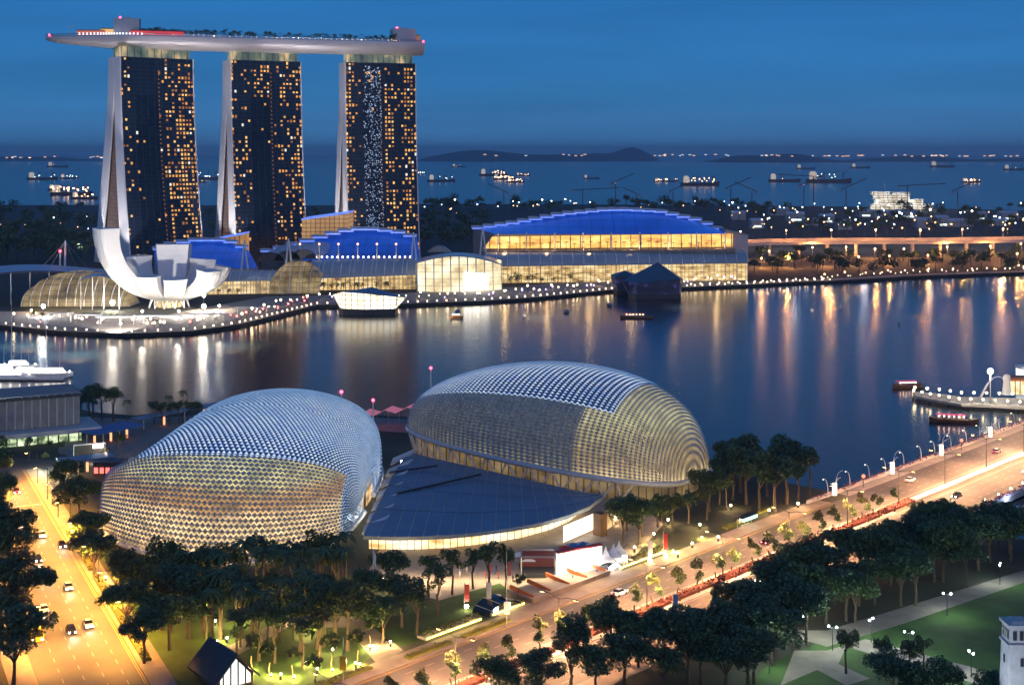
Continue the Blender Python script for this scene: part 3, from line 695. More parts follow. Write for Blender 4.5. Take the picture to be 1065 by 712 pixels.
def vaulted(label, x0, x1, ytop, ymid, ybot, D, dep, gm, ytop2=None, ymid2=None, ybot2=None, D2=None, nrib=14):
    """long arcade: glass wall below, curved glass canopy above"""
    ytop2 = ytop if ytop2 is None else ytop2; ymid2 = ymid if ymid2 is None else ymid2; ybot2 = ybot if ybot2 is None else ybot2; D2 = D2 or D
    r_ = thing('shopping_arcade', label, 'arcade', at((x0+x1)/2, ybot, D)); K = 24
    f_ = lambda a, b_, k: a+(b_-a)*k
    m = MB(); w_ = [[], []]; cv = [[] for _ in range(6)]; ribs = MB()
    for i in range(K+1):
        k = i/K; x = f_(x0, x1, k); DD = f_(D, D2, k)
        p = at(x, f_(ymid, ymid2, k), DD); w_[0].append(Vector((p.x, p.y+3, p.z+.5))); w_[1].append(Vector((p.x, p.y+3, 0)))
        zt = at(x, f_(ytop, ytop2, k), DD+dep).z
        for j in range(6):
            g = j/5*pi/2; cv[j].append(Vector((p.x, p.y+dep*(1-cos(g)), p.z+(zt-p.z)*sin(g))))
    m.quads(w_); m.build('glass_wall', gm, r_)
    m = MB(); m.quads(cv); m.quads([[p-Vector((0, -.3, .7)) for p in q] for q in cv]); m.build('canopy', CANOPY, r_, True)
    for i in range(nrib+1):
        k = min(K, round(i*K/nrib)); ribs.path([cv[j][k]+Vector((0, -.2, .3)) for j in range(6)], .32, 4)
    for i in range(0, K+1): ribs.tube(w_[1][i], w_[0][i], .3, n=4)
    ribs.build('ribs', WHITE, r_)
    return r_
vaulted('arcade under a curved glass canopy in front of the middle blue hall', 322, 432, 270, 289, 303, 1005, 22, G_MALL, 268, 285, 299, 1015)
vaulted('short glass arcade between lotus museum and the round olive vault', 208, 290, 280, 292, 309, 975, 16, G_MALL, 281, 291, 303, 985, 8)
vaulted('longest glass arcade below the orange terrace of the big blue hall', 505, 778, 262.5, 276.5, 291, 1060, 24, G_MALL, 259, 273, 285, 1085, 24)
# big lit terrace with columns between the long canopy and blue roof
ter = thing('lit_terrace', 'orange lit terrace band between the long canopy and largest blue roof', 'terrace', at(635, 258, 1108))
m = MB(); a0, a1 = at(503, 258.5, 1104), at(762, 256.5, 1106); b0, b1 = at(512, 246, 1106), at(762, 243, 1108)
m.face(a0, a1, b1, b0); m.build('back_wall', G_ORNG, ter)
m = MB(); m.hull([[at(500, 262, 1086), at(765, 259, 1088), at(765, 257.5, 1110), at(500, 260.5, 1110)], [p-Vector((0, 0, 2)) for p in (at(500, 262, 1086), at(765, 259, 1088), at(765, 257.5, 1110), at(500, 260.5, 1110))]]); m.build('deck', PAVE, ter)
for i in range(9):
    x = 518+i*29.5; m = MB(); m.tube(at(x, 261, 1096), at(x, 241.5, 1098), .55, n=6); m.build('column', WHITE, ter)
for i in range(6): light('terrace_light', 'POINT', at(525+i*44, 254, 1094), 2500, (1, .62, .25), ter, 1)
# grand glazed entrance
gr = thing('grand_entrance', 'brightest glazed entrance hall with bowed roof between middle and largest halls', 'entrance hall', at(478, 297, 1000))
m = MB(); K = 20; rows = [[], []]; rf = [[], [], []]
for i in range(K+1):
    k = i/K; x = 434+(522-434)*k; D = 1000+14*k-10*sin(pi*k); yt = 275-11*sin(pi*(k*.80+.12))
    rows[0].append(at(x, yt+2, D)); q = at(x, yt, D); rows[1].append(Vector((q.x, q.y, 0)))
    rf[0].append(at(x-1, yt+1.5, D-5)); rf[1].append(at(x, yt-1.5, D+20)); rf[2].append(at(x, yt+1, D+70))
m.quads(rows); m.build('glass_front', G_GRAND, gr)
m = MB(); m.quads(rf); m.quads([[p-Vector((0, 0, 1)) for p in q] for q in rf]); m.quads([rf[0], [p-Vector((0, 0, 1)) for p in rf[0]]]); m.build('roof', CANOPY, gr, True)
m = MB()
for i in range(0, K+1, 2): m.tube(rows[1][i]+Vector((0, -1, 0)), rf[0][i]+Vector((0, 3, 0)), .35)
m.build('column_row', WHITE, gr)
for a_, b2 in ((11, 13), (13, 15), (15, 17)):
    m = MB(); m.face(*[q.lerp(p, t_)+Vector((.3 if q is rows[1][a_] else -.3, -1.4, 0)) for q, p, t_ in ((rows[1][a_], rows[0][a_], .04), (rows[1][b2], rows[0][b2], .04), (rows[1][b2], rows[0][b2], .55), (rows[1][a_], rows[0][a_], .55))])
    m.build('bright_portal', lampm('portal_glow', (1, .95, .82), 4), gr)
# pale end block, link building, low grey roofs
wallbox('end_block', 'pale lilac end block closing the right end of the largest blue hall', 756, 778, 241, 262, 1112, 40, mat('lilac_cladding', (.42, .42, .50), .7, var=.06), roofm=GREYC, yt2=246)
wallbox('hotel_link_building', 'orange lit wedge building between the middle and rightmost hotel towers', 314, 362, 229, 255, 1180, 40, glow('link_glow', [(.45, .22, .08), (.8, .45, .18)], .55, (.05, .05, .05), lines=[(0, 4, .2), (2, 3.6, .2)]), roofm=BLUET, yt2=222)
wallbox('hotel_link_building', 'small orange lit wedge between middle tower legs and small blue hall', 226, 252, 249, 262, 1160, 30, glow('link_glow', [(.45, .20, .05), (.8, .42, .14)], .5, (.05, .05, .05), lines=[(0, 4, .3)]), roofm=BLUET, yt2=244)
m = MB()
r_ = thing('curved_roof_hall', 'low hall with silver curved roofs left of the middle blue hall', 'hall', at(295, 272, 1045))
for i in range(3):
    m = MB(); rows = []
    for j in range(9):
        a = pi*j/8; cx = 282+i*17; p = at(cx+14*cos(a), 272-10*sin(a)-i*1.5, 1040); rows.append([p, p+Vector((6, 45, 3))])
    m.quads(rows); m.build('roof', SHELLW, r_, True)
    m = MB(); m.face(*[at(282+i*17+13.4*cos(pi*j/8), 272-9.4*sin(pi*j/8)-i*1.5, 1041) for j in range(9)]); m.build('gable', DARK, r_)
r_ = thing('curved_roof_hall', 'low grey barrel roof peeking out behind the bright entrance hall', 'hall', at(455, 262, 1060))
m = MB(); m.quads([[at(444+24*j/8, 262-7*sin(pi*j/8), 1050), at(446+24*j/8, 262-7*sin(pi*j/8), 1090)] for j in range(9)]); m.build('roof', SHELLW, r_, True)
m = MB(); m.face(*[at(444.3+23.4*j/8, 262-6.7*sin(pi*j/8), 1051) for j in range(9)]); m.build('gable', GREYC, r_)
# olive vault, canopies and white tents on the left promontory
r_ = thing('glass_vault', 'round olive gold glass vault behind the left promenade', 'glass vault', at(72, 318, 900))
m = MB(); rows = []
for i in range(13):
    x = 22+112*i/12; e_ = sin(pi*min(1, (i+.6)/12.6))**.4; row = []
    for j in range(8):
        a = pi/2*j/7; p = at(x, 318, 893); z1 = at(x, 285+i*.2, 893).z*e_
        row.append(Vector((p.x, p.y+26*(1-cos(a)), 1+z1*sin(a))))
    rows.append(row)
m.quads(rows); m.build('vault_glass', G_OLIVE, r_, True)
m = MB()
for row in rows: m.path([p+Vector((0, -.2, .2)) for p in row], .35, 4)
m.build('ribs', CONC, r_)
r_ = thing('promenade_roof', 'long pale wavy roof over the vault at the left edge', 'roof', at(50, 285, 940))
m = MB(); rows = [[], [], []]
for i in range(17):
    k = i/16; x = -30+160*k; y = 283-4*sin(pi*1.4*k)-3*k
    rows[0].append(at(x, y+5-3*k, 912)); rows[1].append(at(x, y, 935)); rows[2].append(at(x, y-3, 960))
m.quads(rows); m.quads([[p-Vector((0, 0, 1)) for p in q] for q in rows]); m.build('roof_sheet', SHELLW, r_, True)
m = MB()
for i in range(0, 17, 2): p = rows[0][i]+Vector((0, 2, -.5)); m.tube((p.x, p.y, 0), p, .35)
m.build('column_row', CONC, r_)
light('roof_glow', 'AREA', at(60, 322, 880)+Vector((0, 0, 5)), 9000, (1, .72, .4), r_); bpy.data.lights['roof_glow'].size = 40
r_ = thing('cream_canopy', 'cream shell canopy tucked between olive vault and lotus museum', 'canopy', at(103, 300, 890))
m = MB(); m.quads([[at(84+40*i/10, 296-9*sin(pi*(.15+.8*i/10)), 885), at(86+40*i/10, 293-9*sin(pi*(.15+.8*i/10)), 905), at(88+38*i/10, 297, 925)] for i in range(11)]); m.build('shell', WHITE, r_, True)
m = MB()
for i in (0, 3, 6, 10): p = at(84+40*i/10, 296-9*sin(pi*(.15+.8*i/10)), 886); m.tube((p.x, p.y, 0), p-Vector((0, 0, .3)), .3)
m.build('column_row', CONC, r_)
r_ = thing('cable_mast', 'tall white mast with stay cables rising above the left promenade roof', 'mast', at(67, 281, 960))
m = MB(); m.tube(at(67.5, 284, 960), at(68, 250, 960), .9, .5); m.build('pole', WHITE, r_)
m = MB()
for dx, dy in ((-32, 286), (-20, 285), (24, 280), (14, 283), (-10, 286)): m.tube(at(68, 251, 960), at(68+dx, dy, 958), .13, n=3)
m.build('cables', STEEL, r_)
r_ = thing('cable_mast', 'short white mast with red tip beside the tall cable mast', 'mast', at(62, 281, 958))
m = MB(); m.tube(at(62.5, 284, 958), at(62.5, 262, 958), .8, .5); m.build('pole', WHITE, r_)
m = MB(); m.ball(at(62.5, 261, 958), .9); m.build('beacon', L_RED, r_)
# white A-frame pylons along the halls
for i, (x, yb, yt, D, side) in enumerate(((254, 281, 250, 1020, 'beside the small blue hall'), (300, 280, 248, 1028, 'left of the middle blue hall'), (430, 279, 242, 1030, 'right of the middle blue hall'), (502, 268, 237, 1075, 'left of the largest blue hall'))):
    r_ = thing('roof_pylon', 'white leaning pylon '+side, 'pylon', at(x, yb, D), 'white roof pylons along the halls')
    m = MB()
    m.tube(at(x-3, yb, D), at(x, yt, D), .8, .5); m.build('leg', WHITE, r_); m = MB(); m.tube(at(x+4, yb, D), at(x+.2, yt, D), .8, .5); m.build('leg', WHITE, r_)
# terrace pylons on the middle hall eave
for i in range(6):
    x = 312+i*20; r_ = thing('eave_post', nth(i)+' white post from the left along the middle blue hall eave', 'post', at(x, 273, 1046), 'white posts along the middle blue hall eave')
    m = MB(); m.tube(at(x, 273.5, 1046), at(x, 254.5, 1046), .6, .4); m.build('post', WHITE, r_); m = MB(); m.ball(at(x, 253.8, 1046), .8); m.build('lamp', lampm('eave_beacon_glow', (1, .35, .2), 4), r_)
terr_lamp_pts = [at(324+i*5.4, 272.8, 1044) for i in range(20)]
# ---------------------------------------------------------------- lotus museum
LOT = mat('museum_shell_paint', (.74, .73, .74), .42, var=.03, scale=.1)
c0 = P(176, 319)
lot = thing('lotus_museum', 'white lotus shaped museum with one tall petal curling up to the left', 'museum', c0)
def petal(az, Rr, Zt, w0, w1, th0, th1, z0=8, tip=1.0, curl=1.0):
    d = Vector((cos(az), sin(az), 0)); sd = Vector((-sin(az), cos(az), 0)); rows = []; K = 14
    for i in range(K+1):
        k = i/K; g = k*pi/2*tip
        p = c0+d*(4+(Rr-4)*sin(g)**curl)+Vector((0, 0, z0+Zt*(1-cos(g))))
        tg = Vector((0, 0, 0))+d*cos(g)*(Rr-4)+Vector((0, 0, Zt*sin(g))); tg.normalize()
        nn = (d*tg.z-Vector((0, 0, 1))*tg.dot(d)).normalized()     # outward normal of the belly
        wd = w0+(w1-w0)*k**.8; th = th0+(th1-th0)*k
        belly = [p+sd*(wd/2*sin(a))+nn*(wd*.17*cos(a)) for a in [-pi/2*.98, -pi/3, -pi/6, 0, pi/6, pi/3, pi/2*.98]]
        rows.append(belly+[p+sd*wd*.44-nn*th, p-sd*wd*.44-nn*th])
    m = MB(); m.hull(rows); m.build('petal', LOT, lot)
    return rows
PI_ = pi
petal(radians(213), 45, 45, 13, 21, 5, 10, z0=7)
petal(radians(252), 27, 17, 9, 15, 3, 8, z0=6, tip=.95)
petal(radians(292), 27, 15, 9, 15, 3, 8, z0=6, tip=.95)
petal(radians(333), 36, 20, 9, 16, 3, 8, z0=6, tip=.95)
petal(radians(12), 37, 22, 9, 16, 3, 8, z0=6, tip=.92)
petal(radians(52), 31, 25, 9, 18, 3, 8, z0=6, tip=.95)
petal(radians(97), 25, 33, 12, 24, 3, 8, z0=6, tip=1.0)
petal(radians(150), 30, 26, 9, 17, 3, 8, z0=6)
m = MB(); m.hull([[c0+Vector((9*cos(2*pi*j/16)*s_, 9*sin(2*pi*j/16)*s_, z)) for j in range(16)] for z, s_ in ((6.5, .9), (10, 1.4), (15, 1.7))]); m.build('bowl', LOT, lot)
m = MB()
for j in range(12):
    a = 2*pi*j/12; b_ = a+.35; m.tube(c0+Vector((13*cos(a), 13*sin(a), 0)), c0+Vector((10*cos(b_), 10*sin(b_), 11)), .4, n=5); m.tube(c0+Vector((13*cos(a), 13*sin(a), 0)), c0+Vector((10*cos(a-.35), 10*sin(a-.35), 11)), .4, n=5)
m.build('lattice_columns', WHITE, lot)
m = MB(); m.hull([[c0+Vector((8*cos(2*pi*j/16), 8*sin(2*pi*j/16), z)) for j in range(16)] for z in (0, 9)]); m.build('lobby', G_MALL, lot)
def flood(px, py, D, en, colr, label, hz=4, aimat=None, head=.9, lm=None):
    p = at(px, py, D); p.z = hz; r_ = thing('floodlight', label, 'floodlight', (p.x, p.y, 0), 'floodlights around the museum and shore')
    m = MB(); m.tube((p.x, p.y, 0), p, .15); m.build('pole', DARK, r_); m = MB(); m.ball(p, head); m.build('lamp', lm or L_WHITE, r_)
    light('flood_light', 'POINT', p+Vector((0, -1.3, .6)), en, colr, r_, .8)
flood(117, 316, 880, 34000, (1, .86, .64), 'brightest floodlight at the foot of the tallest museum petal', 5, head=1.5, lm=lampm('flood_glow', (1, .93, .8), 120))
flood(212, 310, 885, 14000, (1, .88, .7), 'upper of two floodlights right of the lotus museum', 9, head=1.1)
flood(212, 326, 868, 14000, (1, .88, .7), 'lower of two floodlights right of the lotus museum', 4, head=1.3)
flood(148, 330, 850, 19000, (1, .88, .72), 'floodlight in front of the lotus museum under its front petals', 3, head=.6)
flood(186, 330, 850, 19000, (1, .88, .72), 'second floodlight in front of the lotus museum lattice', 3, head=.6)
flood(45, 321, 850, 20000, (.85, .93, 1), 'cold white floodlight on the left promontory', 6, head=1.2, lm=L_COOL)
flood(228, 318, 880, 10000, (1, .86, .66), 'floodlight right of the museum beneath its rightmost petal', 3, head=.6)
fl_ = light('petal_wash', 'SPOT', P(120, 342, 3), 420000, (1, .93, .84), lot, 1, spot=70); aim(fl_, c0+Vector((-25, 0, 28))-P(120, 342, 3))
# ---------------------------------------------------------------- two crystal pavilions on the water
def crystal(label, base, top, yb, D, mt, roofm, basem, roofpk=None):
    """base, top: rings of (dx, dy) metres about the px centre"""
    c_ = at((base[0]), yb, D); c_.z = -2
    return c_
def pavilion(label, px, py, ring0, ring1, z1, mt, roofm, apex, plinth):
    c_ = P(px, py, -2); r_ = thing('crystal_pavilion', label, 'pavilion', c_)
    m = MB(); m.hull([[c_+Vector((x, y, z)) for x, y in ring0] for z in (0, plinth)]); m.build('plinth', DARK, r_)
    m = MB(); m.quads([[c_+Vector((x*.97, y*.97, plinth)) for x, y in ring0], [c_+Vector((x, y, z)) for (x, y), z in zip(ring1, z1)]], True); m.build('glass_wall', mt, r_)
    m = MB()
    for a, b_ in zip(range(len(ring1)), list(range(1, len(ring1)))+[0]):
        pa = c_+Vector((*ring1[a], z1[a])); pb = c_+Vector((*ring1[b_], z1[b_])); m.face(pa, pb, c_+Vector(apex))
    m.build('roof', roofm, r_)
    m = MB()
    for (x, y), (x2, y2), z in zip(ring0, ring1, z1): m.tube(c_+Vector((x*.97, y*.97, plinth)), c_+Vector((x2, y2, z)), .25, n=4)
    m.build('edge_frame', STEEL, r_)
    return r_, c_
G_LV = glow('crystal_glow', [(1, .70, .36), (1, .86, .60), (1, .95, .8)], 1.7, (.12, .12, .12), lo=.3, hi=.65, lines=[(0, 4, .2), (2, 3.2, .16)])
pavilion('brightly glowing crystal pavilion floating before the arcade', 380, 327, [(-17, 4), (-14, -3), (0, -7), (19, -4), (20, 6), (4, 12)], [(-21, 5), (-14, -4), (0, -9), (21, -6), (25, 6), (4, 14)], [12, 14.5, 14, 11.5, 10, 14], G_LV, ROOFB, (4, 3, 17), 4)
G_PUR = glow('purple_interior_glow', [(.004, .006, .015), (.01, .012, .04), (.12, .06, .4)], .7, (.12, .12, .2), lo=.4, hi=.75, base=(.02, .03, .05), lines=[(0, 2.6, .1), (2, 3, .1)])
pavilion('dark crystal pavilion with pyramid roof and faint purple lights on the water', 680, 310, [(-18, 2), (-13, -6), (18, -4), (20, 6), (0, 14)], [(-22, 3), (-13, -7), (18, -5), (21, 6), (0, 15)], [12, 11, 14, 13, 13], G_PUR, mat('blue_glass_roof', (.05, .12, .2), .3, var=.1), (3, 2, 25), 3)
pavilion('smaller dark crystal annex left of the pyramid roofed pavilion', 650, 306, [(-8, 2), (-6, -5), (6, -4), (8, 5), (0, 8)], [(-10, 2), (-8, -6), (8, -5), (9, 5), (0, 9)], [14, 13, 13, 14, 15], G_PUR, mat('blue_glass_roof', (.05, .10, .16), .3, var=.1), (0, 1, 17), 3)

# ---------------------------------------------------------------- trees
def leafcloud(mb, rr, blobs, n, sz):
    tot = sum(b_[1]**2*b_[2] for b_ in blobs)
    for c_, r_, fz in blobs:
        k = max(3, int(n*r_**2*fz/tot))
        for _ in range(k):
            a = rr.uniform(0, 2*pi); u = rr.uniform(-.75, 1); q = (1-u*u)**.5; rad = r_*rr.uniform(.55, 1.08)
            p = Vector(c_)+Vector((rad*q*cos(a), rad*q*sin(a), rad*u*fz))
            t1 = Vector((rr.gauss(0, 1), rr.gauss(0, 1), rr.gauss(0, .55))).normalized(); t2 = t1.cross(Vector((rr.gauss(0, .6), rr.gauss(0, .6), 1))).normalized()
            s_ = sz*rr.uniform(.6, 1.35)
            mb.face(p-t1*s_*.5, p+t2*s_*.33, p+t1*s_*.5, p-t2*s_*.33)
def make_broad(name, label, seed, h, cr, mt, nleaf, sz, nb=13, flat=.62, bare=.36, detail=True):
    rr = random.Random(seed); r_ = thing(name, label, 'tree'); m = MB(); tips = []
    hb = h*bare; m.path([(0, 0, -.3), (.15, .1, hb*.5), (.3*rr.uniform(-1, 1), .2, hb)], [.03*h, .024*h, .02*h], 6)
    blobs = []
    for i in range(nb):
        a = 2*pi*i/nb*1.618*2+rr.uniform(-.3, .3); d = cr*rr.uniform(.25, .74)*(1 if i else 0)
        z = h*(.60+.26*(1-(d/cr)**1.5))+rr.uniform(-.08, .06)*h
        if i % 3 == 0: z -= .16*h
        br = cr*rr.uniform(.26, .42); c_ = (d*cos(a), d*sin(a), z); blobs.append((c_, br, flat*rr.uniform(.8, 1.15)))
        if detail and i % 2 == 0: m.path([(.1, .1, hb*.92), (c_[0]*.45, c_[1]*.45, hb+(z-hb)*.55), (c_[0]*.9, c_[1]*.9, z-.1*br)], [.013*h, .009*h, .004*h], 4)
    m.build('trunk', BARK, r_); m = MB(); leafcloud(m, rr, blobs, nleaf, sz); m.build('crown', mt, r_); return r_
def make_palm(name, label, seed, h, fl, mt, nf=16, bark=None):
    rr = random.Random(seed); r_ = thing(name, label, 'palm tree'); m = MB()
    m.path([(0, 0, -.3), (.1, 0, h*.5), (rr.uniform(-.3, .3), rr.uniform(-.3, .3), h)], [.24, .17, .14], 6); m.build('trunk', BARK, r_)
    m = MB()
    for i in range(nf):
        a = 2*pi*i/nf+rr.uniform(-.2, .2); up = rr.uniform(-.1, .9); rows = []
        for j in range(5):
            k = j/4; d = fl*k; z = h+up*fl*k*.75-fl*.75*k*k; wd = .24*fl*.35*(sin(pi*min(1, k*.85+.12)))
            p = Vector((d*cos(a), d*sin(a), z)); s_ = Vector((-sin(a), cos(a), 0))*wd
            rows.append([p-s_-Vector((0, 0, wd*.6)), p, p+s_-Vector((0, 0, wd*.6))])
        m.quads(rows)
    m.build('crown', mt, r_); return r_
def make_small(name, label, seed, h, cr, mt, n, sz):          # far trees: one mesh, trunk and crown in one
    rr = random.Random(seed); m = MB(); m.m = 1; m.tube((0, 0, 0), (0, 0, h*.5), .03*h, .02*h, 5); m.m = 0
    blobs = [((rr.uniform(-.5, .5)*cr, rr.uniform(-.5, .5)*cr, h*rr.uniform(.5, .82)), cr*rr.uniform(.4, .62), .8) for _ in range(6)]
    leafcloud(m, rr, blobs, n, sz); o = m.build(name, [mt, BARK]); return tag(o, label, 'tree')
KB = [Kind(make_broad('broad_tree', 'tree', 11, 15, 8.5, LEAF[0], 3600, .85)), Kind(make_broad('broad_tree', 'tree', 12, 15, 8, LEAF[1], 3600, .85, 15, .7, .30)),
      Kind(make_broad('broad_tree', 'tree', 13, 14, 7, LEAF[0], 3000, .8, 11, .75, .34)), Kind(make_broad('broad_tree', 'tree', 14, 15, 7.5, LEAF[1], 3200, .8, 12, .6, .4))]
KS = [Kind(make_broad('slim_tree', 'tree', 21, 12, 3.6, LEAF[0], 1100, .62, 9, 1.1, .42)), Kind(make_broad('slim_tree', 'tree', 22, 12, 3.9, LEAF[2], 1100, .62, 8, .9, .5)),
      Kind(make_broad('slim_tree', 'tree', 23, 12, 3.2, LEAF[1], 1000, .6, 8, 1.2, .38))]
KP = [Kind(make_palm('palm_tree', 'palm', 31, 12, 3.0, LEAF[3], 30)), Kind(make_palm('palm_tree', 'palm', 32, 11, 2.8, LEAF[3], 32))]
KM = [Kind(make_broad('median_tree', 'tree', 41, 5.4, 1.35, LEAF[2], 420, .42, 8, 1.3, .22, False)), Kind(make_broad('median_tree', 'tree', 42, 5, 1.2, LEAF[0], 380, .4, 8, 1.4, .22, False))]
KC = Kind(make_broad('conical_tree', 'tree', 51, 13, 4.2, LEAF[1], 2400, .6, 14, 1.2, .15))
KY = [Kind(make_broad('young_tree', 'tree', 61, 7, 2.4, LEAF[2], 600, .5, 8, .9, .35, False))]
FA = [Kind(make_small('far_tree', 'tree', 71, 14, 7, LEAF[1], 150, 2.4)), Kind(make_small('far_tree', 'tree', 72, 13, 6, LEAF[0], 140, 2.3)), Kind(make_small('far_tree', 'tree', 73, 15, 5.5, LEAF[1], 130, 2.2))]
FP = Kind(tag(make_small('promenade_tree', 'tree', 74, 8, 3.4, LEAF[2], 110, 1.3), None, 'tree'))
pm = MB(); pm.m = 1; pm.tube((0, 0, 0), (0, 0, 7), .3, .2, 4); pm.m = 0
for i in range(10):
    a = 2*pi*i/10; pm.face((0, 0, 7.2), (1.4*cos(a-.25), 1.4*sin(a-.25), 7.9), (2.9*cos(a), 2.9*sin(a), 6.6), (1.4*cos(a+.25), 1.4*sin(a+.25), 7.9))
FPALM = Kind(tag(pm.build('terrace_palm', [LEAF[3], BARK]), 'palm', 'palm tree'))
def plant(kinds, pts, label, group, smin=.85, smax=1.15, seed=1, z=0):
    rr = random.Random(seed)
    for i, p in enumerate(pts):
        lb = label.replace('#', nth(i)) if '#' in label else label
        q = P(*p) if len(p) == 2 else Vector(p); s_ = rr.uniform(smin, smax)
        rr.choice(kinds).put(q, rr.uniform(0, 6.28), (s_, s_, s_*rr.uniform(.92, 1.1)), lb, group)
def rows_px(x0, y0, x1, y1, n, jx=4, jy=4, seed=0):
    rr = random.Random(seed); return [(x0+(x1-x0)*(i+.5)/n+rr.uniform(-jx, jx), y0+(y1-y0)*(i+.5)/n+rr.uniform(-jy, jy)) for i in range(n)]
# left edge mass along the avenue
plant(KB, [(8, 588), (-14, 622), (18, 655), (-20, 690), (14, 712), (-30, 560)], 'huge dark tree leaning over the left side of the avenue, # from far', 'huge trees left of the avenue', .95, 1.15, 3)
plant(KB, [(-4, 535), (-6, 508), (-18, 490)], 'dark tree at the far left bend of the avenue, # from near', 'trees at the far bend of the avenue', .75, .9, 4)
# right side of the avenue by the concert shell
plant(KB, [(66, 520), (82, 545), (92, 575), (98, 600)], 'dense dark tree between avenue and concert shell, # from far', 'dense trees between avenue and concert shell', .72, .86, 5)
plant(KB, [(132, 660), (150, 690), (176, 676), (186, 648), (146, 628)], 'dark tree at the garden corner below the concert shell, # from the avenue', 'dark trees at the garden corner', .72, .85, 6)
# garden in front of the concert shell
plant(KP, rows_px(196, 640, 360, 636, 12, 4, 9, 1)+rows_px(210, 668, 300, 672, 6, 4, 6, 2)+rows_px(300, 662, 345, 668, 4, 4, 6, 12), 'tall slender palm in the garden below the concert shell, # planted', 'garden palms below the concert shell', .95, 1.2, 7)
plant(KS, rows_px(205, 652, 345, 650, 8, 5, 8, 3)+rows_px(240, 690, 340, 690, 5, 5, 5, 4), 'slim leafy tree mixed among the garden palms, # planted', 'slim garden trees below the concert shell', .85, 1.1, 8)
plant(KS, rows_px(118, 628, 230, 634, 8, 5, 6, 41)+rows_px(160, 660, 240, 664, 6, 6, 6, 42)+rows_px(232, 618, 352, 622, 9, 4, 5, 43)+rows_px(306, 680, 372, 676, 5, 5, 6, 44), 'leafy tree in the thick grove below the concert shell, # counted', 'thick grove below the concert shell', 1.0, 1.3, 45)
plant([KB[1], KB[3]], [(214, 664), (252, 656), (288, 664), (322, 650), (350, 664), (128, 612), (196, 622)], 'broad crowned tree rising among the garden palms, # from the avenue', 'broad trees among the garden palms', .62, .74, 46)
plant(KP, [(352, 606), (345, 616), (360, 612)], 'lone tall palm at the corner of the foyer, # from the right', 'palms at the foyer corner', .9, 1.1, 14)
plant([KB[2], KB[3]], [(384, 640), (405, 626), (372, 658), (418, 652), (398, 668)], 'broad dark tree left of the plaza before the foyer glass, # counted', 'broad trees left of the plaza', .68, .82, 9)
plant([KS[0], KS[2]], [(446, 622), (470, 618), (492, 612), (508, 618), (456, 640), (434, 660), (526, 612)], 'round dark tree along the lawn in front of the foyer glass, # counted', 'round trees along the foyer lawn', .85, 1.05, 10)
plant(KY, [(262, 694), (280, 700), (304, 702), (345, 694), (372, 688), (385, 670), (540, 622), (328, 712)], 'young yellow lit tree by the garden kerb, # from the left', 'young lit trees by the garden kerb', .8, 1.05, 11)
# grove right of the theatre shell
plant([KB[2], KS[1], KS[0]], [(652, 552), (668, 558), (684, 548), (700, 552), (716, 544), (690, 566), (664, 566), (735, 540), (648, 566), (748, 524), (738, 531), (755, 530)], 'leafy tree in the grove under the right end of the theatre shell, # counted', 'grove under the theatre shell', .78, 1.0, 12)
plant([KS[0], KS[1], KB[3]], [(762, 520), (776, 524), (790, 528), (806, 532), (818, 524), (830, 520), (842, 518), (798, 516), (770, 512)], 'tall tree on the water side past the theatre shell, # from the left', 'tall trees past the theatre shell', .95, 1.25, 13)
# waterfront behind the concert shell
plant([KS[2], KS[0]], [(84, 440), (96, 438), (106, 436), (118, 438), (92, 444)], 'small dark tree on the waterfront right of the grid roof, # from the left', 'waterfront trees by the grid roof', 1.0, 1.25, 15)
plant(KP, [(132, 440), (170, 440), (176, 438), (190, 438), (62, 436), (76, 434)], 'small waterfront palm behind the concert shell, # counted', 'waterfront palms', .7, .95, 16)
plant([KS[0], KS[2]], [(160, 440), (168, 442), (178, 441), (186, 440), (196, 440), (204, 441)], 'low dark tree behind the left shoulder of the concert shell, # from the left', 'low trees behind the concert shell', .72, .88, 17)
plant([KS[0], KS[2], KY[0]], [(52, 470), (64, 474), (30, 478), (112, 478), (124, 474), (46, 484)], 'garden tree below the grid roofed building, # counted', 'garden trees below the grid roof', .55, .75, 18)
# park mass bottom right
pk = []
for yb, x0, x1, n in ((572, 955, 1080, 7), (588, 905, 1080, 9), (606, 865, 1015, 8), (626, 830, 960, 7), (646, 800, 900, 6), (668, 765, 848, 5), (690, 738, 806, 4), (714, 702, 800, 5)):
    pk += rows_px(x0, yb, x1, yb, n, 7, 5, yb)
plant(KB, pk, 'broad park tree massed between boulevard and lawn, # from the bridge', 'park trees between boulevard and lawn', .68, .95, 19)
plant(KB, [(636, 688), (664, 694), (690, 684), (650, 716), (690, 722), (716, 706), (560, 730), (520, 738), (620, 726)], 'dark tree at the near roadside below the boulevard, # counted', 'near roadside trees', .62, .8, 20)
plant([KC], [(594, 712)], 'single dense conical tree at the bottom edge beside the median', None, 1.05, 1.05, 21)
plant([KS[1], KS[0]], [(880, 700), (920, 704), (946, 712), (960, 700)], 'low bushy tree on the park lawn beside the paths, # from the left', 'bushy trees on the park lawn', .55, .75, 22)
plant(KB, [(930, 735), (975, 745), (1030, 760)], 'tree top in front of the white tower at the bottom, # from the left', 'tree tops at the bottom edge', .62, .75, 24)
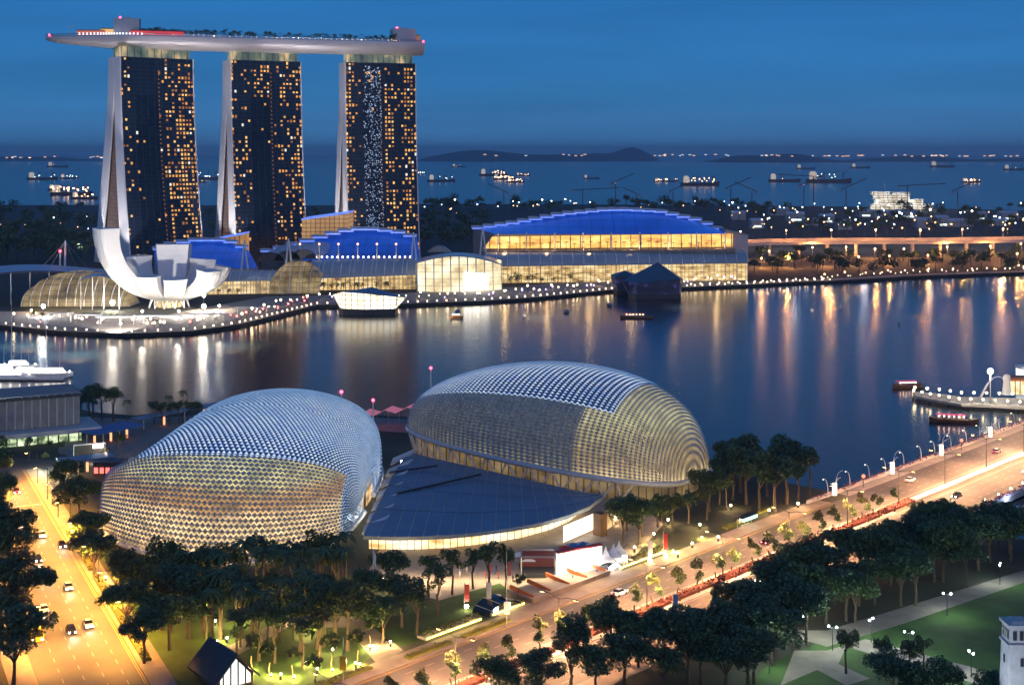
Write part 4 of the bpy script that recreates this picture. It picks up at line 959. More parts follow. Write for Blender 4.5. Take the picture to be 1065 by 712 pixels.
# median trees and flowering hedges
i = 0
for s_ in range(-100, 168, 8):
    for tt, off in ((14.6, 0), (18, 4.5)):
        KM[i % 2].put(B(s_+off+R.uniform(-1, 1), tt, .16), R.uniform(0, 6), R.uniform(1.05, 1.4), nth(i)+' small tree from the near end of the boulevard median', 'median trees'); i += 1
def hedge(fr, s0, s1, t0, t1, hh, mt, label, cat, z=.16, n=None, lit=None):
    a = fr((s0+s1)/2, (t0+t1)/2, z); o = MB(); rr = random.Random(int(s0*7+t0)); n = n or int((s1-s0)*(t1-t0)*7)
    slab(o, fr, s0, s1, t0, t1, z, z+hh*.6)
    for _ in range(n):
        p = fr(rr.uniform(s0, s1), rr.uniform(t0, t1), z+hh*rr.uniform(.35, 1.05)); t1_ = Vector((rr.gauss(0, 1), rr.gauss(0, 1), rr.gauss(0, .5))).normalized(); t2_ = t1_.cross(Vector((0, .3, 1))).normalized(); k = rr.uniform(.2, .42)
        o.face(p-t1_*k, p+t2_*k*.7, p+t1_*k, p-t2_*k*.7)
    return tag(o.build('hedge', mt), label, 'hedge')
for i, s_ in enumerate(range(-96, 165, 20)):
    hedge(B, s_, s_+18.5, 15.2, 17.6, 1.0, FLOW, nth(i)+' red flowering hedge block from the near end of the median', 'hedge')['group'] = 'flowering hedges on the median'
# kerbside planters with a strip light
def planter(s0, s1, label):
    r_ = thing('lit_planter', label, 'planter', B((s0+s1)/2, -8))
    m = MB(); slab(m, B, s0, s1, -9.2, -6.8, 0, .55); m.build('box', GREYC, r_)
    m = MB(); slab(m, B, s0+.3, s1-.3, -6.75, -6.6, .1, .4); m.build('strip_light', lampm('planter_strip_glow', (1, .80, .12), 3), r_)
    m = MB(); rr = random.Random(int(s0))
    for _ in range(int((s1-s0)*26)):
        p = B(rr.uniform(s0, s1), rr.uniform(-9.2, -6.8), .5+rr.uniform(0, .8)); t1_ = Vector((rr.gauss(0, 1), rr.gauss(0, 1), rr.gauss(0, .5))).normalized(); t2_ = t1_.cross(Vector((0, .3, 1))).normalized(); k = rr.uniform(.2, .4)
        m.face(p-t1_*k, p+t2_*k*.7, p+t1_*k, p-t2_*k*.7)
    m.build('foliage', YLEAF, r_)
    for k in range(int((s1-s0)/4)): light('strip_lamp', 'POINT', B(s0+2+4*k, -6.0, 1.5), 170, (1, .80, .16), r_, .2)
planter(10, 27, 'yellow lit planter left of the dark garage mouth by the foyer lawn'); planter(30, 41, 'short yellow lit planter next to the dark garage mouth')
planter(75, 95, 'yellow lit planter right of the tents')
for s0, s1, tt, lb in ((-22, -8, -3.6, 'yellow hedge on the kerb at the bottom of the boulevard'), (0, 12, -1.6, 'yellow hedge on the kerb left of the lawn'), (16, 30, -1.6, 'yellow hedge on the kerb below the foyer lawn'), (-50, -34, -2, 'yellow hedge on the kerb nearest the bottom edge'), (122, 134, -7, 'olive hedge on the bus shelter verge'), (140, 150, -9, 'olive hedge on the verge before the bridge')):
    hedge(B, s0, s1, tt-1, tt+.6, .8, YLEAF, lb, 'hedge', .14)
for i, s_ in enumerate(range(20, 110, 22)):
    hedge(Lr, s_, s_+16, -2.6, -.9, .9, YLEAF, nth(i)+' yellow lit hedge from far along the avenue kerb', 'hedge', .14)['group'] = 'hedges along the avenue kerb'
# far shore trees
plant([FP], rows_px(222, 306, 290, 303, 7, 3, 1.5, 5), 'small tree on the promenade beside the lotus museum, # from the left', 'promenade trees by the museum', .55, .8, 31)
plant([FP], [(293, 306), (310, 305.5)], 'larger dark promenade tree left of the glowing pavilion, # from the left', 'larger promenade trees', 1.3, 1.5, 32)
plant([FP], rows_px(322, 302.5, 420, 300, 15, 2, 1, 6), '# small tree from the left along the middle arcade', 'trees along the middle arcade', .6, .85, 33)
plant([FP], [(425, 300), (436, 301), (446, 301), (519, 297.5), (531, 297), (538, 298)], '# round tree from the left framing the bright entrance hall', 'trees framing the bright entrance', 1, 1.25, 34)
plant([FPALM, FP], rows_px(540, 296.5, 640, 292, 18, 1.5, 1, 7)+rows_px(702, 291, 776, 288, 12, 1.5, 1, 8), '# small tree from the left along the longest arcade', 'trees along the longest arcade', .7, .95, 35)
plant([FP], rows_px(30, 331, 130, 333, 9, 4, 2, 9), '# small tree from the left on the round promontory', 'trees on the promontory', .4, .7, 37)
plant([FPALM], [tuple(at(322+i*9.3, 272.6, 1046)) for i in range(12)], '# palm from the left along the middle blue hall eave', 'palms along the middle hall eave', .75, .95, 38)
plant([FPALM], [tuple(at(520+i*8.6, 260.8, 1092)) for i in range(28)], '# palm from the left on the orange lit terrace', 'palms on the orange terrace', .75, .95, 39)
def wood(px, n, label, group, seed, smin=.8, smax=1.3):
    rr = random.Random(seed); pts = []
    x0, x1, y0, y1 = px
    for _ in range(n): pts.append((rr.uniform(x0, x1), y0+(y1-y0)*rr.random()**.8))
    pts.sort(key=lambda q: q[1]); plant(FA, pts, label, group, smin, smax, seed)
wood((-20, 106, 219, 276), 90, 'dark tree in the garden wood left of the hotel towers', 'wood left of the hotel towers', 41, 1.3, 2.0)
wood((196, 232, 226, 250), 12, 'dark tree seen between the left and middle hotel towers', 'trees between left and middle towers', 42, 1, 1.4)
wood((312, 352, 222, 246), 14, 'dark tree seen between the middle and right hotel towers', 'trees between middle and right towers', 43, 1, 1.4)
wood((436, 505, 228, 262), 34, 'dark tree in the wood right of the rightmost hotel tower', 'wood right of the hotel towers', 44, 1.2, 1.7)
wood((440, 780, 215, 222), 60, 'dark tree on the coast above the largest blue hall', 'coast trees behind the largest hall', 45, 1.1, 1.9)
wood((780, 1075, 270, 286), 70, 'dark tree in the strip between right shore and expressway', 'trees along the right shore', 46, .7, 1.1)
wood((780, 1075, 217, 246), 60, 'dark tree between the harbour lights and the expressway', 'trees by the harbour lights', 47, 1.0, 1.7)

# ---------------------------------------------------------------- promenade lamps and lanterns
def one(name, label, cat, parts, loc=(0, 0, 0), group=None):
    r_ = thing(name, label, cat, loc, group)
    for nm, mb, mt in parts: mb.build(nm, mt, r_)
    return r_
def bollard(lm, hd, hh):
    m = MB(); m.m = 1; m.tube((0, 0, 0), (0, 0, hh), .12, .1, 4); m.m = 0; m.ball((0, 0, hh+hd*.8), hd, 5, 3); return tag(m.build('promenade_lamp', [lm, DARK]), 'lamp', 'lamp')
PL = Kind(bollard(L_PROM, .36, .9)); PLB = Kind(bollard(lampm('far_lamp_glow', (1, .52, .22), 14), .5, 4)); LAN = Kind(bollard(L_SOFT, .6, 2.6)); LANB = Kind(bollard(L_WARM, .42, 3.4))
LANC = Kind(bollard(lampm('violet_lamp_glow', (.5, .35, 1), 5), .6, 2)); LANR = Kind(bollard(lampm('red_shop_glow', (1, .15, .1), 3), .6, 2))
def inland(pts, d):
    o = []
    for i, p in enumerate(pts):
        a = pts[max(0, i-1)]; b_ = pts[min(len(pts)-1, i+1)]; q = (b_-a).normalized(); o.append(p+Vector((-q.y, q.x, 0))*d)
    return o
def seg(x0, x1): return [P(x, y) for x, y in SHORE if x0 <= x <= x1]
for (x0, x1, st, where) in ((-160, 330, 7, 'around the round left promontory'), (330, 640, 6.6, 'in front of the arcades and entrance hall'), (640, 865, 6.4, 'right of the pyramid roofed pavilion')):
    for p in along(inland(seg(x0, x1), 1.2), st): PL.put(p, 0, 1, 'small warm lamp on the quay edge '+where, 'quay edge lamps')
for p in along(inland(seg(705, 870), 9), 8): PL.put(p, 0, 1.1, 'small warm lamp in the second row behind the quay right of the dark pavilion', 'second row of quay lamps')
for p in along(inland(seg(865, 1300), 3), 21): PLB.put(p+Vector((R.uniform(-4, 4), R.uniform(0, 4), 0)), 0, R.uniform(.7, 1.25), 'bright single lamp along the far right shore', 'lamps along the far right shore')
for p in along(inland(seg(865, 1300), 10), 6.5): LAN.put(p+Vector((R.uniform(-3, 3), R.uniform(-3, 14), 0)), 0, R.uniform(.5, 1), 'tiny lantern among the trees of the far right shore', 'tiny lanterns along the far right shore')
rr = random.Random(77)
for p in along(inland(seg(0, 330), 8), 4.4):
    k = rr.choice((LAN, LAN, LANB, LANR)); k.put(p+Vector((rr.uniform(-6, 6), rr.uniform(2, 34), 0)), 0, rr.uniform(.7, 1.4), 'small lantern scattered on the museum promontory', 'lanterns on the museum promontory')
for p in along(inland(seg(330, 780), 14), 4.6):
    k = rr.choice((LAN, LAN, LANB, LANC)); k.put(p+Vector((rr.uniform(-3, 3), rr.uniform(0, 22), 0)), 0, rr.uniform(.7, 1.3), 'small lantern scattered below the arcades', 'lanterns below the arcades')
for i, p in enumerate(terr_lamp_pts): LAN.put(p, 0, 1.3, nth(i)+' round lantern from the left along the middle blue hall eave', 'lanterns along the middle hall eave')
for i in range(8): light('promenade_fill', 'SPOT', P(*((30, 326), (80, 334), (240, 326), (300, 310), (350, 307), (455, 304), (560, 301), (720, 293))[i], 15), (260000, 260000, 190000, 130000, 120000, 120000, 120000, 90000)[i], (1, .68, .36), size=2, spot=125, blend=.7, rot=(0, 0, 0))  # unseen spots without fixtures, added to brighten the promenade paving
# low white canopies on the promontory
for i, (x, y, ln) in enumerate(((62, 333, 16), (88, 335, 20), (122, 337, 24), (168, 336, 26), (216, 334, 24), (262, 327, 22))):
    p = P(x, y); r_ = thing('promenade_shelter', nth(i)+' long white shelter from the left around the round promontory', 'shelter', p, 'promontory shelters')
    m = MB(); m.box(p+Vector((0, 0, 4.4)), (ln, 4, .35), .05*(3-i)); m.build('roof', WHITE, r_)
    for sx_ in (-.4, .4): m = MB(); m.tube(p+Vector((ln*sx_, 0, 0)), p+Vector((ln*sx_, 0, 4.3)), .2, n=5); m.build('post', WHITE, r_)
m = MB()
for p in along(inland(seg(-160, 330), 4), 3): m.box(p+Vector((0, 0, .5)), (2.6, .5, 1))
# ---------------------------------------------------------------- bridge
br = thing('road_bridge', 'wide road bridge with purple flower parapets running off to the right', 'bridge', B(166, 16))
m = MB(); slab(m, B, 150, 480, -4.5, 35, -1.6, -.02); m.build('deck', GREYC, br)
for nm, tt in (('far', -4.6), ('near', 34.6)):
    m = MB(); slab(m, B, 160 if tt < 0 else 185, 480, tt, tt+.5, 0, 1.1); m.build('parapet', CONC, br)
    m = MB(); rr = random.Random(5)
    for _ in range(2600):
        p = B(rr.uniform(162 if tt < 0 else 187, 480), rr.uniform(tt-.2, tt+1.3), rr.uniform(.7, 1.7)); a = Vector((rr.gauss(0, 1), rr.gauss(0, 1), rr.gauss(0, .6))).normalized(); b_ = a.cross(Vector((.2, .1, 1))).normalized(); k = rr.uniform(.2, .4)
        m.face(p-a*k, p+b_*k, p+a*k, p-b_*k)
    tag(m.build('flower_band', PFLOW, br), kind='stuff')
m = MB(); slab(m, B, 168, 480, 15.2, 17.4, 0, .5); m.build('divider', CONC, br)
for s_ in (215, 255, 300, 350): m = MB(); slab(m, B, s_, s_+3, -3, 33, -6, -1.6); m.build('pier', CONC, br)
for i in range(14): m = MB(); m.ball(B(192+i*9, 34.2, 1.7), .22, 5, 3); m.build('parapet_lamp', L_WARM, br)
light('bridge_underlight', 'POINT', B(205, 37, -1), 900, (.6, .7, 1), br, .4)
# ---------------------------------------------------------------- street lamps
SODC = (1, .50, .22)
def make_street_lamp(name, hh, arms, col_, en, lm, reach=3.2):
    r_ = thing(name, 'lamp', 'street lamp'); m = MB(); m.tube((0, 0, 0), (0, 0, hh), .13, .08); m.build('pole', DARK, r_)
    for sg in arms:
        m = MB(); m.path([(0, 0, hh-.3), (sg*reach*.5, 0, hh+.35), (sg*reach, 0, hh+.45)], .07, 4); m.build('arm', DARK, r_)
        m = MB(); m.hull([[(sg*(reach-.6), -.2, z), (sg*(reach+.4), -.2, z), (sg*(reach+.4), .2, z), (sg*(reach-.6), .2, z)] for z in (hh+.30, hh+.5)]); h_ = m.build('lamp_head', DARK, r_)
        m = MB(); m.hull([[(sg*(reach-.5), -.15, z), (sg*(reach+.3), -.15, z), (sg*(reach+.3), .15, z), (sg*(reach-.5), .15, z)] for z in (hh+.24, hh+.295)]); m.build('lens', lm, h_)
        l_ = light('street_light', 'SPOT', (sg*reach, 0, hh+.1), en, col_, r_, .3, (0, 0, 0), 155, .5)
    return r_
KL = Kind(make_street_lamp('street_lamp', 10, (-1, 1), SODC, 34000, L_SOD, 4.5))
ang = math.atan2(BN.y, BN.x)
for i, s_ in enumerate(range(-95, 440, 30)):
    KL.put(B(s_, 16.3, .16), ang, 1, nth(i)+' double armed street lamp from the near end of the boulevard median', 'boulevard median street lamps')
KA = Kind(make_street_lamp('street_lamp', 9, (-1,), (1, .42, .07), 36000, L_SOD, 3.4)); angl = math.atan2(-LN.y, -LN.x)
for i, s_ in enumerate(range(-40, 135, 22)):
    KA.put(Lr(s_, -1.2, .14), angl, 1, nth(i)+' single armed sodium lamp from far on the right avenue kerb', 'avenue street lamps')
for i, s_ in enumerate(range(-30, 135, 28)):
    KA.put(Lr(s_, 20.2, .14), angl+pi, 1, nth(i)+' single armed sodium lamp from far on the left avenue kerb', 'avenue street lamps')
# feather lamps on the bridge parapet
def make_feather(double):
    r_ = thing('feather_lamp', 'lamp', 'bridge lamp'); hh = 7.2
    for sg, k in (((1, 1), (1, .72), (-1, .5)) if double else ((-1, .62),)):
        m = MB(); n_ = 7; m.path([(sg*(.25+2.3*k*(j/n_)**2.2), 0, hh*k*(1 if double else 1.2)*sin(pi/2*(j/n_)**.8)) for j in range(n_+1)], [.16-.012*j for j in range(n_+1)], 5); m.build('curved_stem', WHITE, r_)
    if double:
        m = MB(); m.box((0, 0, 1.9), (1.3, .5, 3.6)); m.build('light_box', lampm('light_box_glow', (1, .78, .58), 1.1), r_)
    else:
        m = MB(); m.ball((-1.7, 0, 5.2), .16, 5, 3); m.build('lamp', L_SOFT, r_)
    return r_
KF2 = Kind(make_feather(True)); KF1 = Kind(make_feather(False))
def bridge_s(px, t_):                     # distance along the road whose px column matches
    a, b_ = 100., 479.
    for _ in range(50):
        c_ = (a+b_)/2; q = B(c_, t_); a, b_ = (c_, b_) if 532.5+F*q.x/q.y < px else (a, c_)
    return a
for i, px in enumerate((868, 928, 979, 1030, 1075)): KF2.put(B(bridge_s(px, -3.4), -3.4, 0), ang+.9, 1, nth(i)+' tall feather lamp with light box from the left along the bridge parapet', 'tall feather lamps')
for i, px in enumerate((862, 885, 905, 922, 941, 959, 973, 990, 1006, 1020, 1040, 1056)): KF1.put(B(bridge_s(px, -3.8), -3.8, 0), ang+.9, 1, nth(i)+' small curved lamp from the left along the bridge parapet', 'small curved bridge lamps')
for px in (898, 1000):
    m = MB(); m.tube(B(bridge_s(px, -2), -2), B(bridge_s(px, -2), -2, 3), .08); m.m = 1; m.ball(B(bridge_s(px, -2), -2, 3.3), .6)
    tag(m.build('orange_sign', [DARK, lampm('orange_sign_glow', (1, .2, .03), 1.4)]), 'orange round sign on the bridge parapet '+('near the shore' if px < 950 else 'near the middle'), 'road sign')
# park lamps and garden lamps
KG = Kind(one('park_lamp', 'lamp', 'park lamp', [])); r_ = KG.root
m = MB(); m.tube((0, 0, 0), (0, 0, 4.6), .08, .06); m.box((0, 0, 4.5), (1.6, .08, .08)); m.build('pole', DARK, r_)
for sg in (-.8, .8): m = MB(); m.ball((sg, 0, 4.8), .2); m.build('globe', lampm('globe_glow', (.86, .94, 1), 22), r_)
light('park_light', 'POINT', (0, 0, 5.4), 1500, (.85, 1, .86), r_, .4)
for x, y, where in ((945, 682, 'in the middle of the park lawn'), (832, 664, 'at the left park entrance'), (866, 676, 'where the park paths meet'), (906, 668, 'under trees at the lawn edge'), (800, 700, 'near the bottom edge left of the lawn'), (1040, 608, 'at the far end of the park walk'), (985, 640, 'by the park walk beside the lawn'), (1010, 704, 'beside the white tower')):
    KG.put(P(x, y), R.uniform(0, 3), 1, 'twin globe lamp '+where, 'park lamps')
KGL = Kind(one('garden_lantern', 'lamp', 'garden light', [])); r_ = KGL.root
m = MB(); m.box((0, 0, .35), (.4, .4, .7)); m.build('base', DARK, r_); m = MB(); m.ball((0, 0, 1.0), .2); m.build('lamp', L_WARM, r_)
light('garden_light', 'POINT', (0, 0, 1.5), 1000, (1, .62, .26), r_, .3)
for i, (x, y) in enumerate(((224, 650), (270, 640), (236, 668), (318, 662), (300, 645), (344, 640), (346, 680), (258, 704), (292, 706), (370, 694), (406, 672), (385, 676), (212, 628), (110, 604), (178, 640), (420, 610), (455, 606), (398, 606), (150, 596), (366, 620), (330, 700), (240, 612), (300, 608))):
    KGL.put(P(x, y), 0, 1, 'small warm ground lantern in the gardens below the concert shell, '+nth(i)+' counted', 'garden lanterns')
for i, (x, y) in enumerate(((720, 570), (747, 563), (705, 580), (660, 574), (680, 560), (770, 545), (640, 545), (800, 535), (830, 528), (695, 545), (728, 550), (760, 530))):
    KGL.put(P(x, y), 0, 1.3, 'warm lantern in the grove right of the tents, '+nth(i)+' counted', 'grove lanterns')
for i, (x, y) in enumerate(((640, 510), (690, 520), (560, 505), (720, 512))): pass
for px, py, en in ((110, 470, 1800), (50, 478, 4500), (190, 462, 1500), (260, 446, 1200)): light('waterfront_light', 'POINT', P(px, py, 4), en, (.85, 1, .75) if px < 80 else (1, .75, .5), size=.5)

KU = Kind(one('tree_uplight', 'lamp', 'garden light', [])); r_ = KU.root
m = MB(); m.box((0, 0, .15), (.5, .5, .3)); m.build('base', DARK, r_); m = MB(); m.ball((0, 0, .42), .16); m.build('lamp', L_WARM, r_)
light('uplight', 'POINT', (0, 0, .9), 1500, (1, .72, .18), r_, .3)
for i, (x, y) in enumerate(((262, 697), (282, 703), (306, 705), (346, 698), (374, 692), (388, 673), (318, 690), (226, 668), (250, 650), (324, 655), (700, 574), (730, 560), (676, 566))):
    KU.put(P(x, y), 0, 1, 'low yellow uplight under the young roadside trees, '+nth(i)+' counted', 'tree uplights')
# ---------------------------------------------------------------- plaza: stage screen, tents, parasols, stairs, garage mouths
scn = thing('event_screen', 'large blazing white event screen with red top edge on the plaza', 'screen', P(600, 598))
a, b_ = P(579, 602), P(625, 593); dv = (b_-a).normalized(); nv = Vector((-dv.y, dv.x, 0))
m = MB(); m.bar(a+Vector((0, 0, 3.1)), b_+Vector((0, 0, 3.1)), .5, 5.8); m.build('panel', lampm('screen_glow', (1, .96, .9), 2.6), scn)
m = MB(); m.bar(a+Vector((0, 0, 6.3)), b_+Vector((0, 0, 6.3)), 1.2, .5); m.build('top_beam', RED, scn)
for p in (a, b_): m = MB(); m.tube(p-dv*.3*(1 if p is a else -1), p-dv*.3*(1 if p is a else -1)+Vector((0, 0, 6.4)), .2); m.build('post', STEEL, scn)
light('screen_spill', 'AREA', (a+b_)/2-nv*1.5+Vector((0, 0, 4)), 3000, (1, .92, .82), scn, rot=(radians(75), 0, math.atan2(dv.y, dv.x))); 
stg = thing('stage_frame', 'dark open truss stage left of the event screen', 'stage', P(562, 600))
p = P(560, 601); m = MB()
for dx, dy in ((-4, 0), (4, 0), (-4, 6), (4, 6)): m.tube(p+Vector((dx, dy, 0)), p+Vector((dx, dy, 5)), .15, n=4)
for q0, q1 in (((-4, 0), (4, 0)), ((-4, 6), (4, 6)), ((-4, 0), (-4, 6)), ((4, 0), (4, 6))): m.bar(p+Vector((*q0, 5)), p+Vector((*q1, 5)), .3, .4)
m.build('truss', STEEL, stg); m = MB(); m.box(p+Vector((0, 3, .5)), (8, 6, 1)); m.build('platform', DARK, stg); m = MB(); m.box(p+Vector((0, 6, 2.8)), (7.6, .2, 4)); m.build('backcloth', mat('stage_cloth', (.12, .03, .03), .8), stg)
for i, (x, y) in enumerate(((630, 592), (638, 589), (644, 586))):
    p = P(x, y); r_ = thing('pagoda_tent', nth(i)+' white peaked tent from the event screen', 'tent', p, 'peaked tents by the screen')
    m = MB(); h0, rr_ = 2.7, 1.9; ring = [(-rr_, -rr_), (rr_, -rr_), (rr_, rr_), (-rr_, rr_)]
    m.quads([[p+Vector((x_*k, y_*k, z)) for x_, y_ in ring] for k, z in ((1.05, 2.4), (1.05, h0), (.5, 3.5), (.16, 4.6), (.03, 5.6))], True); m.build('canopy', TENT, r_)
    m = MB(); m.quads([[p+Vector((x_*.98, y_*.98, z)) for x_, y_ in ring] for z in (0.02, 2.4)], True); m.build('side_walls', TENT, r_)
    light('tent_light', 'POINT', p+Vector((1.2, -3.4, 2)), 180, (1, .9, .8), r_, .3)
for i, (x, y, c_) in enumerate(((596, 577, BLUEP), (606, 576, BLUEP), (550, 592, TENT), (614, 578, WHITE), (542, 587, TENT), (588, 580, RED))):
    p = P(x, y); r_ = thing('plaza_parasol', ('blue', 'blue second', 'white', 'small white', 'cream', 'red')[i]+' square parasol on the plaza behind the screen', 'parasol', p, 'plaza parasols')
    m = MB(); m.tube(p, p+Vector((0, 0, 3)), .06, n=4); m.build('pole', STEEL, r_); m = MB(); m.quads([[p+Vector((a_*k, b2*k, z)) for a_, b2 in ((-1.7, -1.7), (1.7, -1.7), (1.7, 1.7), (-1.7, 1.7))] for k, z in ((1, 2.4), (.02, 3.2))], True); m.build('canopy', c_, r_)
def person(p, cl, label):
    r_ = thing('person', label, 'person', p, 'people on the plaza'); s_ = p; f0 = R.uniform(0, 6)
    ca, sa = cos(f0), sin(f0); v = lambda x, y, z: s_+Vector((x*ca-y*sa, x*sa+y*ca, z))
    m = MB()
    m.path([v(.12, .05, 0), v(.11, 0, .45), v(.09, 0, .9)], [.06, .07, .1], 6); m.path([v(-.12, -.08, 0), v(-.11, 0, .45), v(-.09, 0, .9)], [.06, .07, .1], 6)
    m.path([v(0, 0, .85), v(0, 0, 1.1), v(0, 0, 1.38), v(0, 0, 1.5), v(0, .01, 1.56)], [.17, .15, .21, .1, .06], 8); m.ball(v(0, .01, 1.66), .11, 8, 5, 1.2)
    for sg in (-1, 1): m.path([v(sg*.2, 0, 1.42), v(sg*.27, .02, 1.12), v(sg*.26, .1, .85)], [.06, .05, .035], 5)
    m.build('body', cl, r_)
CL = [mat('dark_clothing', (.03, .03, .05), .8), mat('pale_clothing', (.5, .48, .45), .8), mat('red_clothing', (.35, .05, .05), .8), mat('blue_clothing', (.06, .12, .3), .8)]
for i in range(26):
    x = R.uniform(470, 640); y = R.uniform(578, 606) if x > 520 else R.uniform(592, 602); k = i % 4
    person(P(x, y), CL[k], ('dark', 'pale', 'red', 'blue')[k]+' clothed person standing on the lit plaza near the tents')
stp = thing('plaza_stairs', 'broad plaza stairs with orange handrails stepping down to the boulevard', 'stairs', B(52, -10))
m = MB()
for i in range(7): slab(m, B, 42, 70, -13+i*1.05, -5.3, .14+0, 1.2-i*.15)
m.build('treads', PAVEW, stp)
for s_ in (43, 49, 55.5, 62, 69): m = MB(); m.bar(B(s_, -13, 2.1), B(s_, -6, 1.1), .35, .9); m.build('handrail', mat('orange_rail_paint', (.5, .12, .03), .6), stp)
def garage(s_, ln, label):
    r_ = thing('garage_mouth', label, 'entrance', B(s_, -9)); m = MB(); K = 10; rows = []
    for i in range(K+1):
        a = pi*i/K; rows.append([B(s_+ln/2*cos(a), -11, 2.6*sin(a)+.1), B(s_+ln/2*cos(a), -6.2, 2.2*sin(a)+.1)])
    m.quads(rows); m.build('glass_hood', GLASSD, r_)
    m = MB()
    for r2 in rows[::2]: m.bar(r2[0], r2[1], .12, .12)
    m.build('frame', STEEL, r_); m = MB(); m.face(*[q[0] for q in rows]); m.build('back_panel', DARK, r_)
    for k in (-.25, .1): m = MB(); m.box(B(s_+k*ln, -6.6, 1.2), (1.5, .2, .8), .84); m.build('lit_sign', lampm('garage_sign_glow', (.65, .85, 1), 3.5), r_)
garage(34, 11, 'dark curved glass garage mouth left of the plaza stairs'); garage(73, 6, 'smaller dark glass garage mouth right of the tents')
# banners, lamp totems, flag
def banner(x, y, hh, mt, label, lit=False):
    p = P(x, y); r_ = thing('banner_post', label, 'banner', p, 'banner posts along the boulevard'); m = MB(); m.tube(p, p+Vector((0, 0, hh)), .09, n=5); m.build('pole', STEEL, r_)
    m = MB(); m.box(p+Vector((.55, 0, hh*.62)), (1.0, .08, hh*.62)); m.build('cloth', mt, r_)
    if lit: m = MB(); m.ball(p+Vector((.5, -.3, .9)), .45); m.build('lamp', L_WARM, r_); light('banner_light', 'POINT', p+Vector((.5, -1, 1.6)), 150, (1, .75, .45), r_, .2)
PINKC = mat('pink_banner', (.6, .2, .2), .7, var=.1); WHC = mat('white_banner', (.75, .7, .68), .7, var=.1)
banner(483, 634, 6, RED, 'red banner on a post left of the lawn path', True); banner(506, 634, 6.5, WHC, 'white and pink banner on the lawn right of the red banner', True); banner(527, 608, 7, PINKC, 'pink banner behind the yellow planter')
banner(674, 586, 6, WHC, 'white lit banner at the right end of the stairs', True); banner(690, 580, 6.5, RED, 'red lit banner in front of the grove', True); banner(700, 640, 5, BLUEP, 'small blue banner on the median')
for x, y, hh, label in ((527, 652, 16, 'tall grey signal post with a box beside the yellow planter'), (357, 712, 9, 'grey post with yellow sign box at the bottom kerb')):
    p = P(x, y); r_ = thing('signal_post', label, 'signal post', p); m = MB(); m.tube(p, p+Vector((0, 0, hh)), .13, .1); m.build('pole', STEEL, r_); m = MB(); m.box(p+Vector((0, -.2, 4.2)), (1.2, .5, 2.6)); m.build('sign_box', WHC if hh > 10 else YELP, r_)
p = P(388, 636); r_ = thing('flagpole', 'white flagpole with drooping pale flag among the garden trees', 'flagpole', p); m = MB(); m.tube(p, p+Vector((0, 0, 14)), .1, .06); m.build('pole', WHITE, r_)
m = MB(); m.quads([[p+Vector((.1+.5*k, .12*sin(5*k+z), z-1.2*k)) for k in (0, .4, .8, 1.1)] for z in (13.6, 12, 10.6)]); m.build('flag', TENT, r_)
# bus shelter with lit green sign
p = P(777, 547); r_ = thing('bus_shelter', 'bus shelter with glowing green white sign on the verge before the bridge', 'bus shelter', p)
m = MB(); m.bar(p+BD*-4+Vector((0, 0, 2.9)), p+BD*4+Vector((0, 0, 2.9)), 2.2, .25); m.build('roof', DARK, r_)
m = MB(); m.bar(p+BD*-3.6+BN*.9+Vector((0, 0, 2.4)), p+BD*3.6+BN*.9+Vector((0, 0, 2.4)), .25, .9); m.build('lit_sign', L_GRN, r_)
for k in (-3.5, 0, 3.5): m = MB(); m.tube(p+BD*k-BN*.8, p+BD*k-BN*.8+Vector((0, 0, 2.9)), .08); m.build('post', STEEL, r_)
m = MB(); m.bar(p-BD*2-BN*.5+Vector((0, 0, .45)), p+BD*2-BN*.5+Vector((0, 0, .45)), .4, .08); m.build('bench', STEEL, r_)
light('shelter_light', 'POINT', p+BN*.4+Vector((0, 0, 2.2)), 160, (1, .95, .8), r_, .2)
# ---------------------------------------------------------------- cars and coach
def make_car(name, paint, lit_front):
    r_ = thing(name, 'car', 'car')
    def ring(y, w_, z0, z1): return [(-w_, y, z0), (w_, y, z0), (w_, y, z0+.35*(z1-z0)), (w_*.9, y, z1), (-w_*.9, y, z1), (-w_, y, z0+.35*(z1-z0))]
    m = MB(); m.hull([ring(-2.1, .75, .4, .72), ring(-1.95, .86, .28, .84), ring(-.9, .9, .25, .95), ring(.9, .9, .25, .98), ring(1.95, .86, .28, .92), ring(2.1, .78, .42, .86)]); m.build('body', paint, r_, False)
    m = MB(); m.hull([[(-.8, -1.0, .94), (.8, -1.0, .94), (.8, 1.5, .96), (-.8, 1.5, .96)], [(-.64, -.35, 1.42), (.64, -.35, 1.42), (.64, .95, 1.42), (-.64, .95, 1.42)]]); m.build('cabin_glass', GLASSD, r_)
    m = MB(); m.hull([[(-.63, -.34, 1.425), (.63, -.34, 1.425), (.63, .94, 1.425), (-.63, .94, 1.425)], [(-.55, -.25, 1.47), (.55, -.25, 1.47), (.55, .85, 1.47), (-.55, .85, 1.47)]]); m.build('roof', paint, r_)
    for sx_ in (-1, 1):
        for yy in (-1.3, 1.3): m = MB(); m.tube((sx_*.72, yy, .32), (sx_*.92, yy, .32), .32, n=10); m.build('wheel', TYRE, r_)
        m = MB(); m.box((sx_*.6, -2.13, .62), (.32, .1, .18)); m.build('headlight', L_HEAD, r_)
        m = MB(); m.box((sx_*.62, 2.12, .72), (.3, .08, .16)); m.build('tail_light', L_RED, r_)
    l_ = light('headlight_beam', 'SPOT', (0, -2.4, .7), 900, (1, .9, .72), r_, .2, None, 60, .6); aim(l_, (0, -1, -.08))
    return r_
PA = [mat('white_car_paint', (.7, .7, .7), .25, .0, var=.02), mat('silver_car_paint', (.4, .41, .43), .28, .5, var=.02), mat('black_car_paint', (.02, .02, .025), .2, var=.02), mat('maroon_car_paint', (.2, .02, .02), .25, var=.02)]
KCAR = [Kind(make_car('parked_car', p_, 1)) for p_ in PA]
